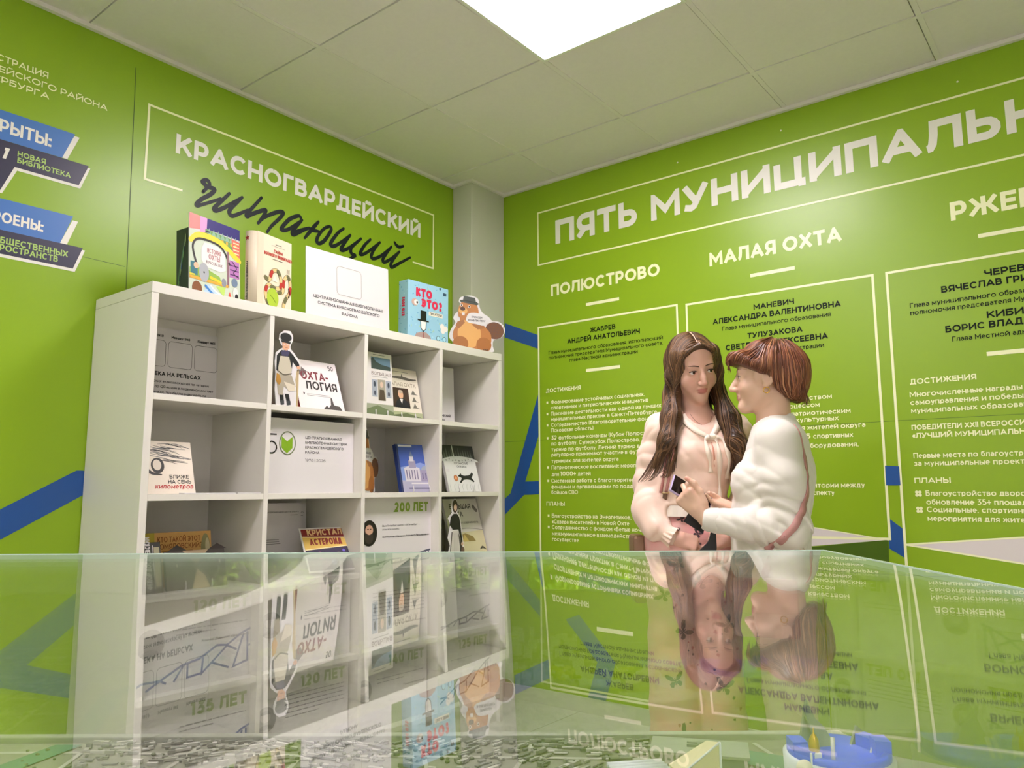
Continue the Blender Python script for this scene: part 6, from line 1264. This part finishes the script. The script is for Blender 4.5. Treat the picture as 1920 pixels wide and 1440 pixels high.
S.ell((0, -.03, -.14), (.060, .075, .09), .01, HG, 'sub')
V, Fc = S.mesh(); ghair, ghv = mesh_ob('hair', V, Fc, HB[0], girl, None, 5)
b = MB(); rg = random.Random(21); st = []
for k in range(760):
    a = R(rg.uniform(40, 165)); st.append(HG @ Vector(((-1 if k % 2 else 1)*rg.uniform(.002, .006), .022-.099*math.cos(a), .030+.0925*math.sin(a))))
for _ in range(200):
    x = rg.uniform(-.055, .055); st.append(HG @ Vector((x, -.078, .095 - 4.5*x*x)))
for _ in range(420):
    sx = rg.choice((-1, -1, 1)); u = rg.random(); st.append(Vector((sx*(.09+.03*u) + (-.03*u if sx < 0 else 0) + rg.uniform(-.035, .035), -.05-.06*u, 1.40-.22*u)))
def gdir(p, i):
    q = HG.inverted() @ p; sx = -1 if q.x < 0 else 1; w = min(1, i/7)
    fwd = -.45 if q.y < .03 and q.z < .02 else (-.1 if q.y < .05 else .05)
    return Vector((sx*(1-w)*1.0 + (sx*.10 if p.z > 1.34 else sx*.28 if sx < 0 else .02), fwd*(1 if p.z > 1.25 else .0), -.25 - .9*w))
flow_strands(b, ghv, st, gdir, lambda p, n, i: p.z < rg.uniform(1.06, 1.20), HB, rg, .012, 60)
# loose ends falling below the volume
for k in range(150):
    sx = -1 if k % 5 < 3 else 1; e = rg.random(); f = rg.random()
    x0 = (-.165+.07*e) if sx < 0 else (.085+.05*e); q = [(x0*.9, -.085, 1.24), (x0, -.105-.012*f, 1.18), (x0 + sx*.018*f + (-.030*(1-e) if sx < 0 else 0), -.108, 1.13 - .03*f), (x0 + sx*.03*f + (-.045*(1-e) if sx < 0 else 0), -.104, 1.10-.03*f+.03*e)]
    p = [ (on_bvh(blv, (a, -.4, c), (0, 1, 0), .006)[0] or Vector((a, bb, c))) for a, bb, c in smooth2(q, 4)]
    p = [Vector((v.x, min(v.y, -.06), v.z)) for v in p]; n = len(p); b.tube(p, [.0016*(1-.8*i/n) for i in range(n)], HB[rg.randrange(5)], 4)
b.build('hair_strands', girl)
b = MB(); pl = []
for a in np.linspace(R(38), R(92), 10):
    d = HG.to_3x3() @ Vector((0, -math.cos(a), math.sin(a))); c_ = HG @ Vector((0, .022, .02)); h = ghv.ray_cast(c_ + d*.25, -d)
    if h[0] is not None: pl.append(h[0] + d*.0022)
if len(pl) > 2: b.tube(pl, [.0012] + [.0022]*(len(pl)-2) + [.0010], mat('parting_skin', '#c9a590', .6), 6); b.build('hair_parting', girl)

# her bag strap, bag and the dark pouch in her hands
STR = mat('strap_pink', '#c98984', .5); TAN = mat('leather_tan', '#7d5f48', .5); PCH = mat('pouch_black', '#1b1b20', .45); MET = mat('buckle_metal', '#c9b48a', .3, metal=.9)
t = thing('shoulder_bag', 'pink strapped tan shoulder bag hanging at the side of the young person', 'bag', STG @ Matrix.Translation((GS, GD, 0)))
def bl_pt(x, z, off=.004): 
    q = on_bvh(blv, (x, -.5, z), (0, 1, 0), off)[0]; return q
b = MB()
for dx in (-.008, .008): p = [q for q in (bl_pt(-.098+dx-.040*u**1.2, 1.262-.22*u) for u in np.linspace(0, 1, 14)) if q]; ribbon3(b, [(-.092+dx, .03, 1.335)] + p, .010, STR, (0, -1, .1), .003)
b.build('strap', t)
b = MB(); e = p[-1]; b.tube([e+Vector((-.014, -.004, 0)), e+Vector((.010, -.004, 0))], .003, MET, 8); b.build('buckle', t)
b = MB(); ribbon3(b, [e+Vector((-.002, -.003, -.002)), e+Vector((-.008, .0, -.035)), (-.160, -.03, .965), (-.185, .03, .93)], [.016, .014, .014, .012], TAN, (-.3, -1, 0), .003); b.build('lower_strap', t)
b = MB(); b.bbox((-.235, .020, .66), (-.190, .145, .895), TAN, .012); b.build('bag_body', t)
b = MB(); b.prism(smooth2([(-.034, -.030), (.0, -.034), (.020, -.030), (.022, .0), (.020, .034), (.008, .036), (-.004, .0), (-.034, -.030)], 4)[:-1], -.008, .008, PCH); b.M = Matrix.Identity(4)
o = b.build('pouch'); o.matrix_world = STG @ Matrix.Translation((GS-.012, GD-.152, .884)) @ Matrix.Rotation(R(90), 4, 'X') @ Matrix.Rotation(R(-8), 4, 'Y'); tag(o, 'small dark pouch held in the joined hands of the long haired young person', 'pouch')
# ------------------------------------------------------------------ the woman in the white sweater, seen from behind her left shoulder
WS, WD = .830, 2.50
woman = thing('person', 'person with short auburn hair and white sweater turned away, holding a phone', 'person', STG @ Matrix.Translation((WS, WD, 0)))
YW = -108
HW = hframe((-.008, .0, 1.414), YW, 0, 0, .97)
RZ = Matrix.Rotation(R(YW), 4, 'Z')
def wl(lat, fwd, z, c=(.024, 0)):                                    # lateral (+ to the viewer's side), forward, height -> figure frame
    v = RZ.to_3x3() @ Vector((lat, -fwd, 0)); return Vector((c[0]+v.x, c[1]+v.y, z))
TW = Matrix.Translation((.024, 0, 0)) @ RZ
S = Sculpt((-.36, -.32, -.01), (.22, .26, 1.57), .0027)
add_head(S, HW, 1.0, 1.0)
S.cone(HW @ Vector((0, .028, -.065)), wl(0, .01, 1.215), .050, .058, .02)
S.ell((0, 0, 1.10), (.150, .095, .16), .03, TW); S.ell((0, -.034, .92), (.135, .105, .15), .03, TW); S.cone(wl(-.13, 0, 1.215), wl(.13, 0, 1.215), .045, .045, .03)
for sx in (-1, 1):
    a = wl(sx*.080, 0, .82); bq = wl(sx*.078, .012, .47); c = wl(sx*.078, -.01, .08); S.chain([a, bq, c], [.080, .052, .036], .02); S.cone(wl(sx*.078, -.02, .04), wl(sx*.088, .10, .030), .034, .028, .02)
ELB, WRI = Vector((.0, -.155, .930)), Vector((-.230, -.062, .964))
S.chain([wl(.140, 0, 1.215), ELB, WRI], [.043, .036, .024], .02)
ELR, WRR = Vector((-.06, .17, .95)), Vector((-.108, .050, .985))
S.chain([wl(-.140, 0, 1.215), ELR, WRR], [.043, .036, .025], .02)
HWL = frame_xz((-.240, -.060, .974), (-.64, .10, .72), (-.40, -.86, -.20), .92, left=True)
add_hand(S, HWL, ((52, 62, 40), (56, 66, 40), (60, 68, 40), (64, 70, 40)), thumb=((.026, .034, -.004), (.064, .048, -.012), (.096, .052, -.014), (.124, .046, -.014)))
HWR = frame_xz((-.112, .048, .986), (-.88, -.30, .30), (.25, .30, -.92), .90)
add_hand(S, HWR, ((6, 12, 10), (6, 12, 10), (8, 14, 10), (8, 14, 10)), thumb=((.030, .032, -.006), (.056, .040, -.018), (.082, .034, -.024), (.102, .026, -.026)))
SKW = (.70, .46, .33)
spots = [((sx*.042, -.072, -.034), (.024, .03, .022), (.68, .38, .28), HW, 1.7) for sx in (-1, 1)] + [((0, -.09, -.0625), (.0225, .022, .0055), (.55, .24, .19), HW, .35), ((0, -.088, -.0715), (.0195, .022, .0062), (.55, .24, .19), HW, .35)] + [((.126, .046, -.004), (.018, .02, .02), (.66, .30, .24), HWL, 1.5), ((.090, .03, 0), (.02, .05, .02), (.68, .40, .30), HWL, 1.6)]
V, Fc = S.mesh(); wbody, wbv = mesh_ob('body', V, Fc, SKIN, woman, painter(SKW, spots), 1)
eyes(woman, HW, wbv, (0, -1, -.15), '#5a3a28', '#4a3628')
b = MB()                                                             # thumb nail
NAIL = mat('nail', '#d99a8a', .3)
q = HWL @ Vector((.119, .049, -.003)); b.M = HWL @ Matrix.Translation((.120, .048, -.0052)); b.ball((0, 0, 0), (.0075, .0052, .0018), NAIL, 12, 8); b.build('thumb_nail', woman)

# sweater
SWT = mat('sweater_white', '#e2ddd2', .75, sheen=.3, bump=.12, bscale=900)
S = Sculpt((-.29, -.30, .74), (.22, .27, 1.30), .0040)
S.ell((0, 0, 1.10), (.160, .112, .165), .03, TW); S.ell((0, -.036, .93), (.150, .124, .19), .04, TW); S.ell((0, -.034, .82), (.152, .126, .09), .03, TW)
S.cone(wl(-.115, 0, 1.198), wl(.115, 0, 1.198), .056, .056, .04); S.cone(wl(0, 0, 1.235), wl(.125, 0, 1.195), .062, .050, .03); S.cone(wl(0, -.005, 1.20), wl(0, .005, 1.262), .085, .064, .03)
for sx in (-1, 1): S.ell((sx*.062, -.085, 1.075), (.066, .062, .070), .03, TW)
S.chain([wl(.135, 0, 1.205), wl(.150, -.01, 1.08), ELB + Vector((0, 0, .01))], [.052, .056, .054], .04)
S.chain([ELB, ELB.lerp(WRI, .5), WRI + Vector((.012, -.004, -.004))], [.054, .047, .036], .02)
S.chain([wl(-.135, 0, 1.205), wl(-.150, .0, 1.08), ELR, WRR + Vector((.02, .03, -.01))], [.058, .056, .050, .034], .03)
S.cone(wl(0, .012, 1.24), wl(0, .014, 1.34), .061, .067, .006, None, 'sub')
S.cone(WRI + Vector((-.002, 0, 0)), WRI + Vector((-.05, .01, .012)), .029, .030, .004, None, 'sub')
Eb = np.array(ELB)
def wf(x, y, z):
    rid = lambda ph: 1-2*np.abs(np.sin(ph))
    r_ = np.sqrt((x-Eb[0])**2 + (y-Eb[1])**2 + (z-Eb[2])**2); near = np.exp(-(r_/.13)**2)
    w = near*.0062*rid(95*r_ + 22*(x-Eb[0]) - 16*(z-Eb[2]) + 1.4*np.sin(26*z+20*x))
    fore = np.clip((-x-.02)/.06, 0, 1)*np.clip((-.02-y)/.03, 0, 1)*np.clip((1.01-z)/.03, 0, 1); w = w + fore*.0016*rid(42*x + 20*z + 1.5*np.sin(40*z))
    back = np.clip((x-.03)/.05, 0, 1); w = w + back*.0015*rid(52*x - 36*y + 9*z + 1.6*np.sin(13*z)) + (1-near)*(1-back)*(1-fore)*.0015*rid(40*z + 32*x + 2.2*np.sin(16*x + 13*z))
    return w
S.folds(wf)
V, Fc = S.mesh(); sweater, swv = mesh_ob('sweater', V, Fc, SWT, woman, None, 1)
b = MB()                                                             # ribbed cuff and neckband
u_ = (WRI - ELB).normalized(); c0 = WRI + Vector((.014, -.005, -.004)); side = u_.orthogonal().normalized(); s2 = u_.cross(side)
prof = [(-.026, .0385), (-.018, .0400), (0, .0375), (.014, .0355), (.020, .0345), (.0205, .0315), (.010, .0300)]
n = 28; vs = [c0 + u_*t + (side*math.cos(2*math.pi*j/n) + s2*math.sin(2*math.pi*j/n))*r_ for t, r_ in prof for j in range(n)]
b.add(vs, [(i*n+j, i*n+(j+1) % n, (i+1)*n+(j+1) % n, (i+1)*n+j) for i in range(len(prof)-1) for j in range(n)], SWT, True); b.build('cuff', woman)
b = MB(); nk = []
for j in range(33):
    a = 2*math.pi*j/32; h = 1.262 - .030*math.cos(a)*1.0; nk.append(wl(.064*math.sin(a), .008+.064*math.cos(a), h - .012))
b.tube(nk, .0062, SWT, 8, False); b.build('neckband', woman)
b = MB()
for k in range(25):
    pass
ch = [wl(.0585*math.sin(a), .012+.0585*math.cos(a), 1.276 - .030*math.cos(a)) for a in np.linspace(0, 2*math.pi, 40)]
b.tube(ch, .0009, mat('gold_chain', '#c9a046', .25, metal=1.0), 5, False); b.build('necklace', woman)
ec = HW @ Vector((.079, .006, -.052)); b = MB(); b.tube([ec + (HW.to_3x3() @ Vector((.002, .0095*math.cos(a), .0095*math.sin(a)))) for a in np.linspace(0, 2*math.pi, 20)], .0013, mat('gold_ring', '#d3a63c', .2, metal=1.0), 6, False); b.build('earring', woman)

# trousers and shoes below the showcase top
TRW = mat('trousers_sand', '#bfae9a', .7, noise=.05)
S = Sculpt((-.22, -.24, .04), (.24, .24, .90), .005)
S.ell((0, -.034, .83), (.145, .118, .09), .03, TW)
for sx in (-1, 1): S.chain([wl(sx*.080, 0, .80), wl(sx*.080, .0, .45), wl(sx*.080, -.01, .07)], [.092, .074, .068], .02)
S.folds(lambda x, y, z: .003*(1-2*np.abs(np.sin(14*z + 20*x + np.sin(8*z)))))
V, Fc = S.mesh(); mesh_ob('trousers', V, Fc, TRW, woman, None, 2)
for sx in (-1, 1):
    b = MB(); b.M = Matrix.Translation(wl(sx*.082, .03, 0)) @ RZ; sh = mat('shoe_beige', '#a08d78', .5)
    b.prism(smooth2([(-.04, .09), (-.045, -.03), (-.03, -.10), (.03, -.10), (.045, -.03), (.04, .09), (-.04, .09)], 4)[:-1], .001, .02, sh); b.ball((0, -.02, .032), (.040, .078, .036), sh); b.ball((0, .055, .04), (.038, .04, .045), sh); b.build('shoe', woman)

# short layered hair
HA = [mat('hair_auburn_%d' % i, c, .36, spec=.5) for i, c in enumerate(('#5c3220', '#78452c', '#96603f', '#b98660', '#3f2116', '#6b3a26'))]
S = Sculpt((-.16, -.16, 1.29), (.18, .17, 1.58), .0032)
S.ell((0, .026, .036), (.0905, .108, .096), .01, HW); S.ell((0, .078, -.022), (.078, .056, .060), .03, HW); S.ell((0, .105, .015), (.070, .035, .055), .03, HW)
S.chain([(-.05, -.070, .060), (0, -.092, .062), (.055, -.068, .056), (.080, -.018, .030)], [.022, .022, .024, .022], .02, HW)
S.ell((0, .098, -.066), (.058, .026, .022), .02, HW)
def hairline(x, y, z):
    return np.interp(y, [-.14, -.105, -.07, -.04, -.012, .012, .032, .05, .075, .12], [.052, .046, .036, .022, .004, -.002, -.040, -.064, -.084, -.092]) - z
S.cut(hairline, HW, S.lo, S.lo+S.h*S.n, .008)
S.folds(lambda x, y, z: .0016*np.sin(130*x + 60*y + 5*np.sin(30*z)))
V, Fc = S.mesh(); whair, whv = mesh_ob('hair', V, Fc, HA[0], woman, None, 2)
b = MB(); rg = random.Random(8); crown = HW @ Vector((.005, .045, .13)); ci = HW.inverted(); st = []
for _ in range(900):
    d = Vector((rg.gauss(0, 1), rg.gauss(0, 1), rg.uniform(-.25, 1.4))).normalized(); st.append(HW @ (Vector((0, .03, .03)) + d*.11))
def wdir(p, i):
    q = ci @ p; v = q - Vector((.005, .045, .13)); out = HW.to_3x3() @ Vector((v.x, v.y - (.035 if q.y < 0 and q.z > .03 else 0), 0)); out = out.normalized() if out.length > 1e-5 else Vector((1, 0, 0))
    g = min(1, max(0, (.125-q.z)/.09)); return out*(1-.75*g) + Vector((0, 0, -1.0*g-.1)) + (HW.to_3x3() @ Vector((0, -.30, 0)) if q.y < -.01 and q.z > .0 else Vector((0, .0, 0)))
flow_strands(b, whv, st, wdir, lambda p, n, i: (lambda q: float(hairline(q.x, q.y, q.z)) > -.006 or i > 14+rg.random()*6)(ci @ p), HA[:4] + [HA[1], HA[2], HA[5], HA[0]], rg, .010, 24, (.0012, .0024), (.0006, .0040), .45)
for _ in range(60):                                                  # loose tips at the nape and the fringe
    x = rg.uniform(-.05, .05); 
    if rg.random() < .6: q = [(x, .120, -.02), (x*1.1, .128, -.055), (x*1.15, .126 + rg.uniform(-.01, .018), -.085-.012*rg.random())]
    else: q = [(x+.02, -.092, .075), (x*1.1+.02, -.110, .055), (x*1.15+.02, -.112 + rg.uniform(-.004, .006), .036-.012*rg.random())]
    p = [HW @ Vector(v) for v in smooth2(q, 4)]; b.tube(p, [.0016*(1-.8*i/len(p)) for i in range(len(p))], HA[rg.randrange(6)], 4)
b.build('hair_strands', woman)

# the strap across her back and the bag it carries
MAU = mat('strap_mauve', '#b08079', .5); BAGM = mat('bag_mauve', '#a5817a', .5)
t = thing('shoulder_bag', 'mauve bag whose strap crosses the back of the white sweater', 'bag', STG @ Matrix.Translation((WS, WD, 0)))
pts = []; nrm = []
for x, z in smooth2([(.040, 1.245), (.050, 1.21), (.060, 1.165), (.059, 1.11), (.047, 1.05), (.024, 1.00), (-.006, .955), (-.04, .91), (-.07, .87)], 4):
    h, nn = on_bvh(swv, (x, -.6, z), (0, 1, 0), .003)
    if h is not None: 
        if pts and h.y < pts[-1].y - .045: break
        pts.append(h); nrm.append(nn)
b = MB(); ribbon3(b, pts, .022, MAU, nrm, .0035); b.build('strap', t)
b = MB(); e = pts[-1]; tail = [e, Vector((-.05, -.128, .86)), Vector((-.085, -.150, .80))]; ribbon3(b, tail, .022, MAU, (-.2, -1, 0), .0035); b.build('strap_end', t)
b = MB(); b.M = Matrix.Translation((-.095, -.185, 0)) @ Matrix.Rotation(R(-20), 4, 'Z'); b.bbox((-.09, -.022, .63), (.09, .022, .795), BAGM, .010); b.build('bag_body', t)
b = MB(); b.M = Matrix.Translation((-.095, -.185, 0)) @ Matrix.Rotation(R(-20), 4, 'Z'); b.bbox((-.088, -.028, .70), (.088, -.0225, .797), MAU, .002); b.build('flap', t)

# the phone with its open black cover
t = thing('phone', 'pale violet phone with a black open cover in the hands of the auburn haired person', 'phone', STG @ Matrix.Translation((WS, WD, 0)) @ frame_xz((-.262, -.012, 1.038), (.80, .10, -.50), (.30, -.78, .55)))
b = MB(); b.bbox((-.074, -.036, -.0045), (.074, .036, .0040), mat('phone_violet', '#b9a9cf', .3), .003); b.build('phone_case', t)
b = MB(); b.bbox((-.070, -.033, .0041), (.070, .033, .0050), mat('phone_screen', '#060607', .12), .0004); b.build('screen', t)
b = MB(); b.M = Matrix.Translation((0, -.036, 0)) @ Matrix.Rotation(R(48), 4, 'X'); b.bbox((.018, -.060, -.003), (.090, 0, .0005), mat('cover_black', '#0b0b0d', .5), .0015); b.build('flip_cover', t)
